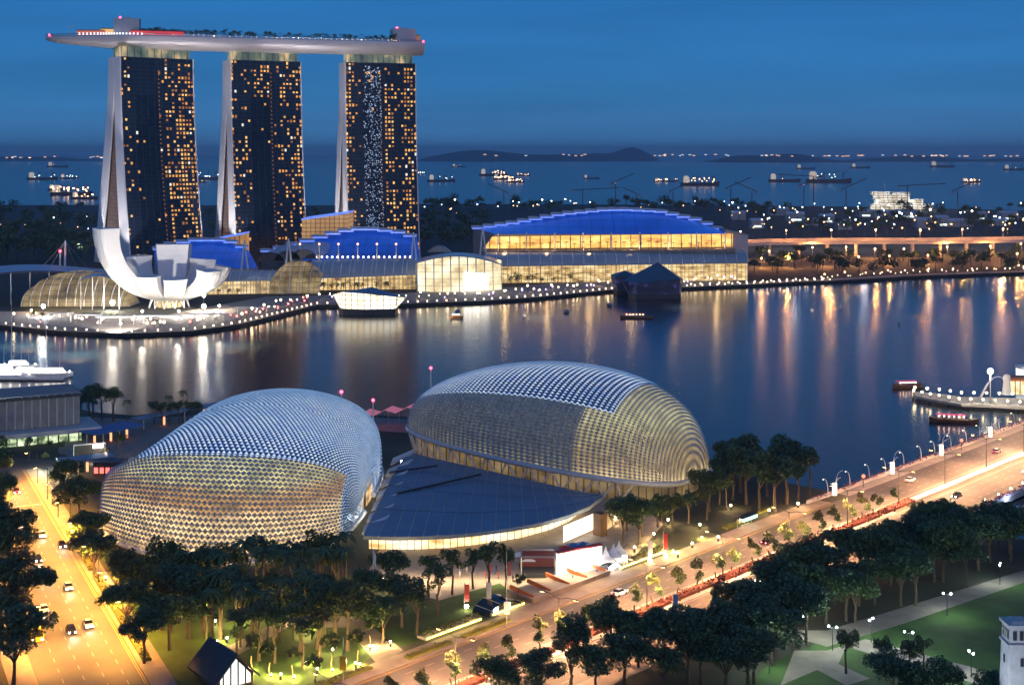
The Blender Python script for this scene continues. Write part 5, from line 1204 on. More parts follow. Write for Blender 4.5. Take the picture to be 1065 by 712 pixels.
for k in KCAR: k.root.name = 'car'
NAMES = ('white', 'silver', 'black', 'maroon')
ca_ = math.atan2(LD.y, LD.x)+pi/2
def put_car(fr, s_, t_, rz, k, where): KCAR[k].put(fr(s_, t_, .03), rz, 1, NAMES[k]+' car with headlights on '+where, 'cars on the roads')
for s_, t_, k, wh in ((98, 5.4, 0, 'in the middle lane nearest the bottom of the avenue'), (70, 5.5, 1, 'in the avenue middle lane behind the nearest white car'), (44, 9, 2, 'beside the left trees halfway up the avenue'), (22, 5.3, 0, 'halfway up the avenue in the middle lane'), (6, 9, 1, 'near the stop line of the avenue'), (60, 9.1, 3, 'in the centre of the avenue'), (84, 12.6, 0, 'close to the huge left trees of the avenue'), (34, 2, 2, 'in the kerb lane of the avenue'), (-30, 6, 3, 'at the far junction of the avenue'), (-38, 11, 0, 'furthest up the avenue by the bend'), (100, 9.2, 2, 'near the yellow coach')):
    put_car(Lr, s_, t_, ca_, k, wh)
cb_ = math.atan2(BD.y, BD.x)+pi/2
for s_, t_, k, wh in ((-48, 5, 1, 'nearest the bottom on the boulevard'), (60, 5, 0, 'below the plaza stairs on the boulevard'), (118, 8.4, 2, 'beyond the grove on the boulevard'), (205, 5.2, 0, 'first onto the bridge'), (262, 8.4, 1, 'halfway along the bridge'), (330, 5, 3, 'far along the bridge')):
    put_car(B, s_, t_, cb_, k, wh)
for s_, t_, k, wh in ((196, 24, 2, 'heading away at the bridge start'), (240, 27.3, 0, 'heading away on the bridge outer lane'), (90, 24, 1, 'heading away beside the park trees'), (300, 24, 0, 'heading away far along the bridge')):
    put_car(B, s_, t_, cb_+pi, k, wh)
co = thing('coach', 'yellow coach at the bottom of the avenue beside the huge left trees', 'coach', Lr(99, 16.3, .03), None, ca_)
ORG[co.name] = Vector()
m = MB(); m.hull([[(-1.2, -5.2, z), (1.2, -5.2, z), (1.2, 5.2, z), (-1.2, 5.2, z)] for z in (.4, 1.4)]+[[(-1.2, -5.1, 2.8), (1.2, -5.1, 2.8), (1.2, 5.2, 2.8), (-1.2, 5.2, 2.8)], [(-1.05, -4.9, 3.1), (1.05, -4.9, 3.1), (1.05, 5.1, 3.1), (-1.05, 5.1, 3.1)]]); m.build('body', YELP, co)
m = MB(); m.box((0, 0, 2.1), (2.44, 9.6, .9)); m.box((0, -5.17, 2.0), (2.1, .1, 1.3)); m.build('windows', GLASSD, co)
for sx_ in (-1, 1):
    for yy in (-3.2, 3.2): m = MB(); m.tube((sx_*.95, yy, .5), (sx_*1.22, yy, .5), .5, n=10); m.build('wheel', TYRE, co)
    m = MB(); m.box((sx_*.85, -5.24, .85), (.4, .1, .2)); m.build('headlight', L_HEAD, co)
    m = MB(); m.box((sx_*.85, 5.24, 1.0), (.3, .1, .3)); m.build('tail_light', L_RED, co)
m = MB(); m.box((0, 1.5, 3.25), (1.6, 2.4, .3)); m.build('roof_unit', GREYC, co)
# ---------------------------------------------------------------- near buildings
gb = thing('grid_roof_building', 'flat dark grid roofed building with tall pale fins at the left waterfront', 'building', P(30, 462))
z0 = 4.5
A_, B_, C_, D_ = P(-60, 434, 11), P(82, 409, 11), P(60, 402, 11), P(-60, 406, 11)
A_, B_ = P(-40, 452, 5), P(83, 441, 5); dv = (B_-A_).normalized(); nv = Vector((-dv.y, dv.x, 0)); ln = (B_-A_).length; dp = 20
m = MB(); m.hull([[A_+Vector((0, 0, z)), B_+Vector((0, 0, z)), B_+nv*dp+Vector((0, 0, z)), A_+nv*dp+Vector((0, 0, z))] for z in (0, 10)]); m.build('wall', GREYC, gb)
m = MB(); m.hull([[A_-dv-nv+Vector((0, 0, z)), B_+dv-nv+Vector((0, 0, z)), B_+dv+nv*dp+Vector((0, 0, z)), A_-dv+nv*dp+Vector((0, 0, z))] for z in (10.02, 10.8)]); m.build('roof', DARK, gb)
m = MB()
for i in range(15): m.bar(A_+dv*ln*i/14-nv+Vector((0, 0, 10.95)), A_+dv*ln*i/14+nv*dp+Vector((0, 0, 10.95)), .35, .3)
for i in range(12): m.bar(A_+nv*dp*i/11+Vector((0, 0, 11.2)), A_+dv*ln+nv*dp*i/11+Vector((0, 0, 11.2)), .3, .25)
m.build('roof_grid', STEEL, gb)
for i in range(14): m = MB(); m.bar(A_+dv*ln*(i+.2)/14-nv*.8+Vector((0, 0, .2)), A_+dv*ln*(i+.2)/14-nv*.8+Vector((0, 0, 10)), .3, .9); m.build('fin', CONC, gb)
m = MB(); m.hull([[A_-nv*7+Vector((0, 0, z-5)), B_-nv*7+dv*6+Vector((0, 0, z-5)), B_+dv*6+nv*14+Vector((0, 0, z-5)), A_+nv*14+Vector((0, 0, z-5))] for z in (3.4, 4.9)]); m.build('terrace', CONC, gb)
m = MB(); q0 = A_-nv*3-Vector((0, 0, 5)); q1 = B_-nv*3-Vector((0, 0, 5)); m.quads([[q0, q1], [q0+Vector((0, 0, 3.3)), q1+Vector((0, 0, 3.3))]]); m.build('shop_glazing', glow('cafe_glow', [(.06, .09, .04), (.7, .85, .5), (1, 1, .75)], 1.3, (.16, .16, .2), lo=.42, hi=.7, lines=[(0, 3, .2)]), gb)
# dark canopies and screen frame between grid building and concert shell
r_ = thing('outdoor_screen', 'dark screen in white frame with bright corner sign behind the avenue trees', 'screen', P(92, 480)); a, b_ = P(77, 482), P(109, 479)
m = MB(); m.bar(a+Vector((0, 0, 3.2)), b_+Vector((0, 0, 3.2)), .4, 5); m.build('panel', DARK, r_); m = MB(); m.bar(a+Vector((0, 0, 5.9)), b_+Vector((0, 0, 5.9)), .6, .35); m.build('top_beam', WHITE, r_)
for q in (a, b_): m = MB(); m.tube(q, q+Vector((0, 0, 6)), .18); m.build('post', WHITE, r_)
m = MB(); m.bar(a.lerp(b_, .62)-Vector((0, .4, 0))+Vector((0, 0, 5)), a.lerp(b_, .96)-Vector((0, .4, 0))+Vector((0, 0, 5)), .2, 1.0); m.build('lit_sign', lampm('frame_sign_glow', (.9, .95, 1), 5), r_)
for nm, x0, y0, x1, y1, z, w_, c_, lb in (('covered_walkway', 140, 447, 262, 424, 4, 5, ROOFB, 'long blue roofed walkway along the waterfront behind the concert shell'), ('market_roof', 90, 462, 140, 452, 4, 11, BLUEP, 'dark blue flat roof beside the waterfront trees'), ('market_roof', 60, 492, 118, 486, 4, 7, ROOFB, 'grey blue roof behind the avenue trees')):
    a, b_ = P(x0, y0), P(x1, y1); r_ = thing(nm, lb, 'canopy', a.lerp(b_, .5)); m = MB(); m.bar(a+Vector((0, 0, z)), b_+Vector((0, 0, z)), w_, .4); m.build('roof', c_, r_)
    for i in range(6):
        q = a.lerp(b_, (i+.5)/6); m = MB(); m.tube(q+Vector((0, -w_*.4, 0)), q+Vector((0, -w_*.4, z)), .22); m.build('column', STONE, r_)
        if i % 2: m = MB(); m.box(q+Vector((0, -w_*.42-.3, 1.7)), (.7, .3, 2.8)); m.build('lit_pillar', lampm('orange_pillar_glow', (1, .32, .1), 1.6), r_)
r_ = thing('red_shop_front', 'red glowing shop front just left of the concert shell', 'shop', P(112, 492)); p = P(112, 494); m = MB(); m.box(p+Vector((0, 3, 2)), (9, 6, 4)); m.build('wall', DARK, r_)
for i in range(5): m = MB(); m.box(p+Vector((-3.6+i*1.8, -.1, 1.5)), (1.2, .15, 1.8)); m.build('lit_window', lampm('red_window_glow', (1, .12, .08), 1.6), r_)
r_ = thing('pink_canopy', 'pink lit folded canopy between the two shells on the water side', 'canopy', P(400, 446)); p = P(400, 447)
m = MB(); m.quads([[p+Vector((-12+i*4, 0, 4+1.6*(i % 2)+.5*i)), p+Vector((-10+i*4, 9, 4+1.6*(i % 2)+.5*i))] for i in range(7)]); m.build('folded_roof', mat('pink_fabric', (.75, .45, .45), .6, emit=(1, .2, .22), es=.25), r_)
m = MB()
for i in range(7): m.tube(p+Vector((-11+i*4, 4, 0)), p+Vector((-11+i*4, 4, 4+1.6*(i % 2)+.5*i)), .15, n=4)
m.build('posts', STEEL, r_)
gp = thing('garden_pavilion', 'dark gabled garden house with white lit glass gable at the bottom left', 'pavilion', P(232, 706))
p = P(240, 712); ax = Vector((.6, -.8, 0)); sd = Vector((.8, .6, 0)); Lh, Wd = 5.2, 3.6
def gpt(u, v, z): return p+ax*u+sd*v+Vector((-2, 3, z))
m = MB(); m.hull([[gpt(-Lh, -Wd, 0), gpt(-Lh, Wd, 0), gpt(-Lh, Wd, 2.2), gpt(-Lh, 0, 6), gpt(-Lh, -Wd, 2.2)], [gpt(Lh, -Wd, 0), gpt(Lh, Wd, 0), gpt(Lh, Wd, 2.2), gpt(Lh, 0, 6), gpt(Lh, -Wd, 2.2)]]); m.build('wall', WOOD, gp)
for sg in (-1, 1): m = MB(); m.hull([[gpt(u, sg*4.6, 1.3), gpt(u, 0, 6.15), gpt(u, 0, 6.5), gpt(u, sg*4.6, 1.65)] for u in (-Lh-1, Lh+1)]); m.build('roof', DARK, gp)
m = MB(); m.face(gpt(Lh+.05, -3.1, .4), gpt(Lh+.05, 3.1, .4), gpt(Lh+.05, 3.1, 2), gpt(Lh+.05, 0, 5.4), gpt(Lh+.05, -3.1, 2)); m.face(gpt(-4, Wd+.05, .5), gpt(5, Wd+.05, .5), gpt(5, Wd+.05, 1.5), gpt(-4, Wd+.05, 1.5)); m.build('lit_glazing', glow('house_glow', [(.6, .68, .62), (1, 1, .9)], 1.3, (.4, .4, .4), lines=[(0, 1.2, .12)]), gp)
# white memorial tower at the bottom right
tw = thing('white_tower', 'pale stone tower with arched openings at the bottom right corner', 'tower', P(1057, 790)); p = at(1058, 650, 232); p.z = 0
zt = at(1058, 643, 232).z
m = MB(); m.hull([[p+Vector((a_*h_, b2*h_, z)) for a_, b2 in ((-1, -1), (1, -1), (1, 1), (-1, 1))] for z, h_ in ((0, 2.5), (zt-4, 2.0), (zt-4, 2.25), (zt-3.6, 2.25), (zt-3.6, 1.95), (zt-.9, 1.85), (zt-.9, 2.25), (zt-.4, 2.25), (zt-.4, 1.6), (zt, 1.3))]); m.build('shaft', STONE, tw)
for i in range(3):
    for fx in (0, 1):
        m = MB(); o = -1.1+i*1.1; c_ = p+(Vector((o, -1.93, zt-2.2)) if fx == 0 else Vector((-1.93, o, zt-2.2))); m.box(c_, (.6, .12, 1.5) if fx == 0 else (.12, .6, 1.5)); m.build('opening', DARK, tw)
m = MB(); m.box(p+Vector((0, -2.2, zt-6.5)), (.5, .12, 1.3)); m.build('slit_window', DARK, tw)
m = MB(); m.box(p+Vector((-2.2, 0, zt-6.5)), (.12, .5, 1.3)); m.build('slit_window', DARK, tw)
light('tower_light', 'SPOT', p+Vector((-13, -11, 10)), 9000, (.75, .85, 1), tw, .4, spot=50); aim(bpy.data.objects['tower_light'], Vector((13, 11, 8)))
# ---------------------------------------------------------------- left jetty boats, pier, boats on the bay
def yacht(x, y, ln, mast, label, rz):
    p = P(x, y, -2); r_ = thing('white_boat', label, 'boat', p, 'white lit boats at the left edge', 0); M_ = Matrix.Rotation(rz, 3, 'Z'); v = lambda a, b_, c_: p+M_@Vector((a, b_, c_))
    m = MB(); m.hull([[v(a*ln, -w_, z0), v(a*ln, w_, z0), v(a*ln, w_*1.2, 2.0+q), v(a*ln, -w_*1.2, 2.0+q)] for a, w_, z0, q in ((-.5, 1.6, .1, 0), (-.1, 2, 0, 0), (.3, 1.4, .1, .2), (.5, .1, .6, .6))]); m.build('hull', WHITE, r_)
    m = MB(); m.hull([[v(-.32*ln, -1.4, 2.02), v(.2*ln, -1.2, 2.02), v(.2*ln, 1.2, 2.02), v(-.32*ln, 1.4, 2.02)], [v(-.3*ln, -1.2, 4.2), v(.1*ln, -1.1, 4.2), v(.1*ln, 1.1, 4.2), v(-.3*ln, 1.2, 4.2)]]); m.build('cabin', lampm('cabin_glow', (1, .9, .82), 1.1), r_)
    m = MB(); m.tube(v(0, 0, 2), v(0, 0, mast), .12, .07, 5); m.build('mast', WHITE, r_)
    m = MB()
    for i in range(5): m.ball(v((-.4+.2*i)*ln, -1.7, 2.8), .4, 5, 3)
    m.build('deck_lamps', lampm('boat_lamp_glow', (1, .9, .78), 9), r_); return p
for a in ((4, 388, 20, 12, 'white lit boat nearest the left edge with low mast', .1), (12, 394, 22, 36, 'white lit boat with the tallest left mast', -.05), (30, 391, 18, 14, 'white lit boat between the two tall masts', .05), (48, 392, 20, 26, 'white lit boat with tall mast at the right end of the jetty', 0), (62, 392, 12, 16, 'small white boat furthest right at the jetty', .1), (22, 384, 18, 18, 'white lit boat behind the others at the left edge', 0)): yacht(*a)
light('jetty_light', 'POINT', P(24, 390, 6), 3500, (1, .88, .82), size=1)
m = MB(); pj = P(26, 396, -2); m.box(pj+Vector((0, 2, .8)), (34, 3, .8)); tag(m.build('floating_jetty', CONC), 'pale floating jetty beside the white lit boats', 'jetty')
pier = thing('lamp_lit_pier', 'curved pier edged with glowing lamps at the right, below the brightest light', 'pier', P(1010, 418))
edge = [P(x, y, 0) for x, y in ((951, 411), (975, 416), (1000, 420), (1030, 421), (1060, 423), (1120, 425))]; bk = [P(x, y, 0) for x, y in ((951, 407), (975, 409), (1000, 412.5), (1030, 413), (1060, 414), (1120, 414))]
m = MB(); m.hull([[a, b_, b_-Vector((0, 0, 1)), a-Vector((0, 0, 1))] for a, b_ in zip(edge, bk)]); m.build('deck', GREYC, pier)
m = MB()
for p in along([e_+Vector((0, 1.5, 0)) for e_ in edge], 9): m.tube(p-Vector((0, 0, 3)), p-Vector((0, 0, .9)), .5, n=6)
m.build('piles', DARK, pier)
LPI = lampm('pier_lamp_glow', (1, .74, .38), 26)
for p in along([e_+Vector((0, 1.0, 0)) for e_ in edge], 4.6): m = MB(); m.tube(p, p+Vector((0, 0, 1.6)), .1, n=4); m.m = 1; m.ball(p+Vector((0, 0, 1.9)), .38, 5, 3); m.build('lamp', [DARK, LPI], pier)
for p in along([e_-Vector((0, .8, 0)) for e_ in bk], 5): m = MB(); m.tube(p, p+Vector((0, 0, 1.6)), .1, n=4); m.m = 1; m.ball(p+Vector((0, 0, 1.9)), .45, 5, 3); m.build('lamp', [DARK, LPI], pier)
q = P(1047, 410); st = thing('white_statue', 'white floodlit statue column spouting water over the pier', 'statue', q)
m = MB(); m.hull([[q+Vector((r2*cos(2*pi*j/10), r2*sin(2*pi*j/10)*.8, z)) for j in range(10)] for z, r2 in ((0, 2.2), (1, 2), (3.5, 1.6), (5.5, 1.4), (6.5, 1.8), (7.6, 1.5), (8.3, .7))]); m.build('column', WHITE, st, True)
m = MB(); m.path([q+Vector((-2-9.5*k, -1.5*k, 7+1.2*sin(pi*k)-8.6*k*k)) for k in [i/10 for i in range(11)]], [.12+.04*i for i in range(11)], 5); m.build('water_jet', mat('water_spray', (.8, .82, .85), .5, var=0), st)
fp = at(1030, 386, 545); r_ = thing('pier_floodlight', 'dazzling floodlight on a mast above the pier at the right', 'floodlight', (fp.x, fp.y, 0)); m = MB(); m.tube((fp.x, fp.y, 0), fp, .2); m.build('mast', STEEL, r_); m = MB(); m.ball(fp, 1.0, 8, 6); m.build('lamp', lampm('dazzling_glow', (1, .85, .6), 220), r_)
light('pier_flood', 'POINT', fp+Vector((0, -1.5, 0)), 26000, (1, .84, .6), r_, .8)
wallbox('pier_cafe', 'low lit cafe with orange roof at the right end of the pier', 1052, 1080, 396, 407, 575, 8, glow('cafe_window_glow', [(.5, .3, .1), (1, .8, .5)], 1.5, (.3, .3, .3), lines=[(0, 2, .2)]), roofm=mat('orange_roof', (.5, .16, .05), .6))
wallbox('harbour_kiosk', 'small white lit kiosk behind the statue on the right shore', 1062, 1072, 384, 398, 590, 6, lampm('kiosk_glow', (.9, .95, 1), 1.6), roofm=WHITE)
def bumboat(x, y, ln, rz, c_, label):
    p = P(x, y, -2); r_ = thing('river_boat', label, 'boat', p); M_ = Matrix.Rotation(rz, 3, 'Z'); v = lambda a, b_, c2: p+M_@Vector((a, b_, c2))
    m = MB(); m.hull([[v(a*ln, -w_, .1), v(a*ln, w_, .1), v(a*ln, w_*1.25, z), v(a*ln, -w_*1.25, z)] for a, w_, z in ((-.5, .5, 1.9), (-.35, 1.5, 1.3), (.3, 1.5, 1.2), (.5, .3, 2.0))]); m.build('hull', WOOD, r_)
    m = MB(); m.hull([[v(-.36*ln, -1.6, z), v(.25*ln, -1.6, z), v(.25*ln, 1.6, z), v(-.36*ln, 1.6, z)] for z in (2.7, 3.0)]); m.build('awning', c_, r_)
    m = MB()
    for a in (-.34, -.05, .23):
        for b_ in (-1.4, 1.4): m.tube(v(a*ln, b_, 1.2), v(a*ln, b_, 2.75), .07, n=4)
    m.build('posts', DARK, r_); m = MB()
    for i in range(6): m.ball(v((-.3+.1*i)*ln, -1.65, 2.5), .15, 5, 3)
    m.build('lamps', L_WARM, r_)
MAG = mat('magenta_awning', (.55, .05, .16), .6, emit=(1, .1, .3), es=.2)
bumboat(944, 403, 14, .2, MAG, 'river boat with magenta awning off the tip of the pier'); bumboat(992, 439, 18, -.25, MAG, 'river boat with magenta awning between pier and bridge')
bumboat(662, 331, 20, -.1, mat('dull_red_awning', (.4, .06, .05), .6, emit=(1, .12, .08), es=.12), 'low boat with dull red awning below the pyramid roofed pavilion'); bumboat(475, 331, 8, 0, BLUEP, 'tiny dark boat in the bright reflection before the entrance hall')
for i, (x, y) in enumerate(((476, 325), (589, 325), (634, 318), (560, 309), (935, 338), (545, 330), (874, 322))):
    p = P(x, y, -2); r_ = thing('mooring_buoy', ('blue grey buoy left of the entrance reflection', 'blue grey buoy in the middle of the bay', 'blue grey buoy left of the dark pavilion', 'small buoy close to the promenade', 'lonely buoy at the right of the bay', 'small buoy near the middle of the bay', 'small buoy below the right shore')[i], 'buoy', p, 'buoys in the bay')
    m = MB(); m.ball(p+Vector((0, 0, .9)), 2.0 if i < 3 else 1.1, 8, 5, .6); m.build('float', mat('buoy_paint', (.14, .24, .32), .5), r_); m = MB(); m.tube(p+Vector((0, 0, 1.6)), p+Vector((0, 0, 3.4)), .15); m.build('post', STEEL, r_)
# ---------------------------------------------------------------- far shore on the right: expressway, harbour lights, cranes, ship terminal
ex = thing('expressway', 'orange lit elevated expressway across the far right shore', 'viaduct', at(920, 260, 1330))
pts = [at(x, y, D) for x, y, D in ((772, 254, 1330), (830, 252.5, 1330), (900, 252, 1335), (970, 252, 1340), (1065, 250.5, 1360), (1200, 249, 1400))]
m = MB(); m.hull([[p, p+Vector((0, 22, 0)), p+Vector((0, 22, -1.6)), p+Vector((0, 0, -1.6))] for p in pts]); m.build('deck', CONC, ex)
m = MB(); m.hull([[p-Vector((0, .4, 0)), p, p+Vector((0, 0, 1.2)), p+Vector((0, -.4, 1.2))] for p in pts]); m.hull([[p+Vector((0, 22, 0)), p+Vector((0, 22.4, 0)), p+Vector((0, 22.4, 3)), p+Vector((0, 22, 3))] for p in pts]); m.build('parapets', mat('noise_wall', (.5, .45, .4), .8), ex)
m = MB()
for p in along(pts, 28): m.hull([[p+Vector((a, b_, z)) for a, b_ in ((-1.2, 8), (1.2, 8), (1.2, 12), (-1.2, 12))] for z in (-p.z, -1.6)])
m.build('piers', CONC, ex)
KX = Kind(one('highway_lamp', 'lamp', 'street lamp', [])); r_ = KX.root; m = MB(); m.tube((0, 0, 0), (0, 0, 11), .2, .15, 4); m.build('pole', STEEL, r_); m = MB(); m.ball((0, 0, 11.4), .75, 5, 3); m.build('lamp', lampm('highway_glow', (1, .48, .15), 22), r_); light('highway_light', 'POINT', (0, -2, 11), 20000, (1, .40, .10), r_, .5)
for i, p in enumerate(along(pts, 44)): KX.put(p+Vector((0, 11, .1)), 0, 1, nth(i)+' sodium lamp from the left along the elevated expressway', 'expressway lamps')
for i, x in enumerate((800, 845, 880, 910, 940, 985, 1030, 1062)): KX.put(P(x, 270-.02*(x-800)+R.uniform(-2, 2)), 0, .8, nth(i)+' sodium lamp from the left in the car park below the expressway', 'car park lamps')
for i, x in enumerate((792, 820, 858, 893, 925, 965, 1002, 1040, 1058)): KX.put(P(x, 278-.02*(x-800)), 0, .7, nth(i)+' sodium lamp from the left above the right promenade trees', 'right shore lamps')
rr = random.Random(9)
m = MB(); m.tube((0, 0, 0), (0, 0, 22), .3, .2, 4); m.build('tmp', DARK); bpy.data.objects.remove(bpy.data.objects['tmp'])
def mastlamp(lm, hd, hh): m = MB(); m.m = 1; m.tube((0, 0, 0), (0, 0, hh), .3, .2, 4); m.m = 0; m.ball((0, 0, hh), hd, 5, 3); return tag(m.build('harbour_lamp', [lm, DARK]), 'lamp', 'lamp mast')
HB = [Kind(mastlamp(lampm('harbour_cold_glow', (.8, .93, 1), 5), 1.0, 20)), Kind(mastlamp(lampm('harbour_warm_glow', (1, .50, .17), 4), 1.0, 14)), Kind(mastlamp(lampm('harbour_white_glow', (1, .90, .72), 9), 1.3, 24))]
for (x0, x1, y0, y1, n, wh) in ((760, 1075, 224, 232, 46, 'in the harbour right of the largest blue hall'), (790, 1075, 234, 246, 34, 'on the industrial ground before the harbour'), (780, 1075, 238, 249, 40, 'along the streets just behind the expressway'), (440, 520, 223, 229, 11, 'on the coast right of the rightmost hotel tower'), (520, 760, 219, 225, 26, 'on the coast behind the largest blue hall'), (0, 104, 228, 262, 16, 'glinting in the garden wood left of the towers')):
    for _ in range(n):
        k = rr.choice((0, 0, 1, 1, 1, 2) if x0 > 400 else (1, 1, 0)); HB[k].put(P(rr.uniform(x0, x1), rr.uniform(y0, y1)), 0, rr.uniform(.5, 1.1), ('cold white', 'warm orange', 'dazzling white')[k]+' lamp mast '+wh, 'harbour lamps '+wh)
for i in range(8): light('harbour_light', 'POINT', P(790+i*36, 230+rr.uniform(-2, 6), 25), 12000, (.9, .95, 1) if i % 2 else (1, .7, .4), size=3)
SHED = mat('shed_cladding', (.35, .38, .40), .7, var=.15)
for i in range(16):
    x = 770+i*19+rr.uniform(-5, 5); y = rr.uniform(224, 240); p = P(x, y); w_ = rr.uniform(16, 36); hh = rr.uniform(6, 13); r_ = thing('harbour_shed', nth(i)+' pale low shed from the left among the harbour lights', 'shed', p, 'harbour sheds')
    m = MB(); m.hull([[p+Vector((-w_/2, 0, z)), p+Vector((w_/2, 0, z)), p+Vector((w_/2, 22, z)), p+Vector((-w_/2, 22, z))] for z in (0, hh)]); m.build('wall', SHED, r_)
    m = MB(); m.hull([[p+Vector((a, -.5, hh+.02)), p+Vector((a, 11, hh+3)), p+Vector((a, 22.5, hh+.02))] for a in (-w_/2-.5, w_/2+.5)]); m.build('roof', SHELLW, r_)
    if i % 2: m = MB(); m.box(p+Vector((0, -.1, 2.6)), (w_*.6, .2, 2.4)); m.build('lit_doors', lampm('shed_glow', (.8, 1, .9), 1.2), r_)
def crane(x, y, D, hh, jl, sg, label):
    p = at(x, y, D); p.z = 0; r_ = thing('harbour_crane', label, 'crane', p, 'cranes on the far shore'); m = MB(); m.hull([[p+Vector((a*.6, b_*.6, z)) for a, b_ in ((-1, -1), (1, -1), (1, 1), (-1, 1))] for z in (0, hh)]); m.build('mast', DARK, r_)
    m = MB(); m.bar(p+Vector((-sg*jl*.25, 0, hh)), p+Vector((sg*jl, 0, hh+jl*.55*(1 if jl < 40 else .12))), 1.0, 1.2); m.build('jib', DARK, r_)
    m = MB(); m.hull([[p+Vector((-sg*jl*.25+a, b_, hh+z)) for a, b_ in ((-2, -1), (2, -1), (2, 1), (-2, 1))] for z in (-3, -.7)]); m.build('counterweight', GREYC, r_)
    if hh > 49: m = MB(); m.ball(p+Vector((0, 0, hh+1.2)), .5, 5, 3); m.build('lamp', lampm('crane_beacon_glow', (1, .1, .06), 3), r_)
for i, (x, y, hh, jl, sg) in enumerate(((606, 222, 38, 60, 1), (640, 224, 50, 30, 1), (662, 222, 30, 22, -1), (760, 228, 46, 30, 1), (782, 226, 40, 26, -1), (836, 228, 50, 30, 1), (846, 226, 62, 58, -1), (880, 228, 44, 30, 1), (944, 226, 48, 58, 1), (996, 226, 40, 34, 1), (524, 222, 34, 26, -1), (700, 222, 36, 26, 1))):
    crane(x, y, P(x, y).y, hh, jl, sg, nth(i)+' dark crane counted along the far coast from the blue halls rightward' if i < 10 else ('dark crane near the coast lamps right of the hotel towers' if i == 10 else 'dark crane above the middle of the largest blue roof'))
ct = thing('ship_terminal', 'brightly lit white tiered ship terminal at the far right coast', 'terminal', P(930, 218)); p = P(930, 218)
G_TER = glow('terminal_glow', [(.3, .24, .15), (1, .85, .6), (1, .98, .9)], .8, (.06, .06, .12), lo=.35, hi=.62, lines=[(0, 8, .5), (2, 4, .5)])
for i, (x0, x1, z0, z1, yy) in enumerate(((-38, 66, 0, 9, 0), (-30, 52, 9.1, 17, 6), (-30, 30, 17.1, 25, 12), (-34, -4, 25.1, 30, 14), (4, 30, 25.1, 29, 14))):
    m = MB(); m.hull([[p+Vector((a, b_, z)) for a, b_ in ((x0, yy), (x1, yy), (x1-4, yy+30), (x0+4, yy+30))] for z in (z0, z1)]); m.build('lit_deck', G_TER, ct)
    m = MB(); m.hull([[p+Vector((a, b_, z)) for a, b_ in ((x0-2, yy-2), (x1+2, yy-2), (x1, yy+32), (x0, yy+32))] for z in (z1+.02, z1+.9)]); m.build('deck_roof', WHITE, ct)
m = MB(); m.tube(p+Vector((-10, 25, 29)), p+Vector((-10, 25, 46)), .6); m.build('mast', STEEL, ct)
for k in (-20, 40): light('terminal_light', 'POINT', p+Vector((k, -25, 14)), 40000, (1, .93, .78), ct, 2)
# ---------------------------------------------------------------- ships at anchor
def ship(x, y, ln, label, k=1, lights=1, rz=0, warm=True):
    p = P(x, y, -2); r_ = thing('anchored_ship', label, 'ship', p, 'ships at anchor beyond the towers'); M_ = Matrix.Rotation(rz, 3, 'Z'); v = lambda a, b_, c_: p+M_@Vector((a*ln, b_*ln, c_*ln)); 
    m = MB(); m.hull([[v(a, -w_, .0), v(a, w_, .0), v(a, w_*1.1, z), v(a, -w_*1.1, z)] for a, w_, z in ((-.5, .05, .085), (-.42, .07, .075), (.3, .07, .075), (.5, .01, .11))]); m.build('hull', mat('hull_paint', (.07, .04, .04), .6) if 'HULL' not in globals() else HULL, r_)
    m = MB(); m.hull([[v(a, b_, z) for a, b_ in ((-.42, -.06), (-.28, -.06), (-.28, .06), (-.42, .06))] for z in (.076, .22)]); m.hull([[v(a, b_, z) for a, b_ in ((-.40, -.07), (-.31, -.07), (-.31, .07), (-.40, .07))] for z in (.221, .25)]); m.build('superstructure', SHIPW, r_)
    for a in (-.1, .12, .32)[:3 if k else 1]: m = MB(); m.tube(v(a, 0, .07), v(a, 0, .24), .01*ln, n=4); m.bar(v(a, 0, .2), v(a+.1, 0, .26), .012*ln, .012*ln); m.build('derrick', DARK, r_)
    m = MB(); rr2 = random.Random(int(x)); 
    for i in range(int(7*lights)): m.ball(v(rr2.uniform(-.42, .42), -.05, rr2.uniform(.09, .2)), .85+.25*lights, 5, 3)
    if m.f: m.build('deck_lamps', SL_W if warm else SL_C, r_)
HULL = mat('hull_paint', (.07, .04, .04), .6); SHIPW = mat('ship_superstructure', (.6, .6, .58), .6, var=.05, emit=(1, .8, .55), es=.35); SL_W = lampm('ship_warm_glow', (1, .55, .25), 7); SL_C = lampm('ship_cold_glow', (.9, 1, .9), 7)
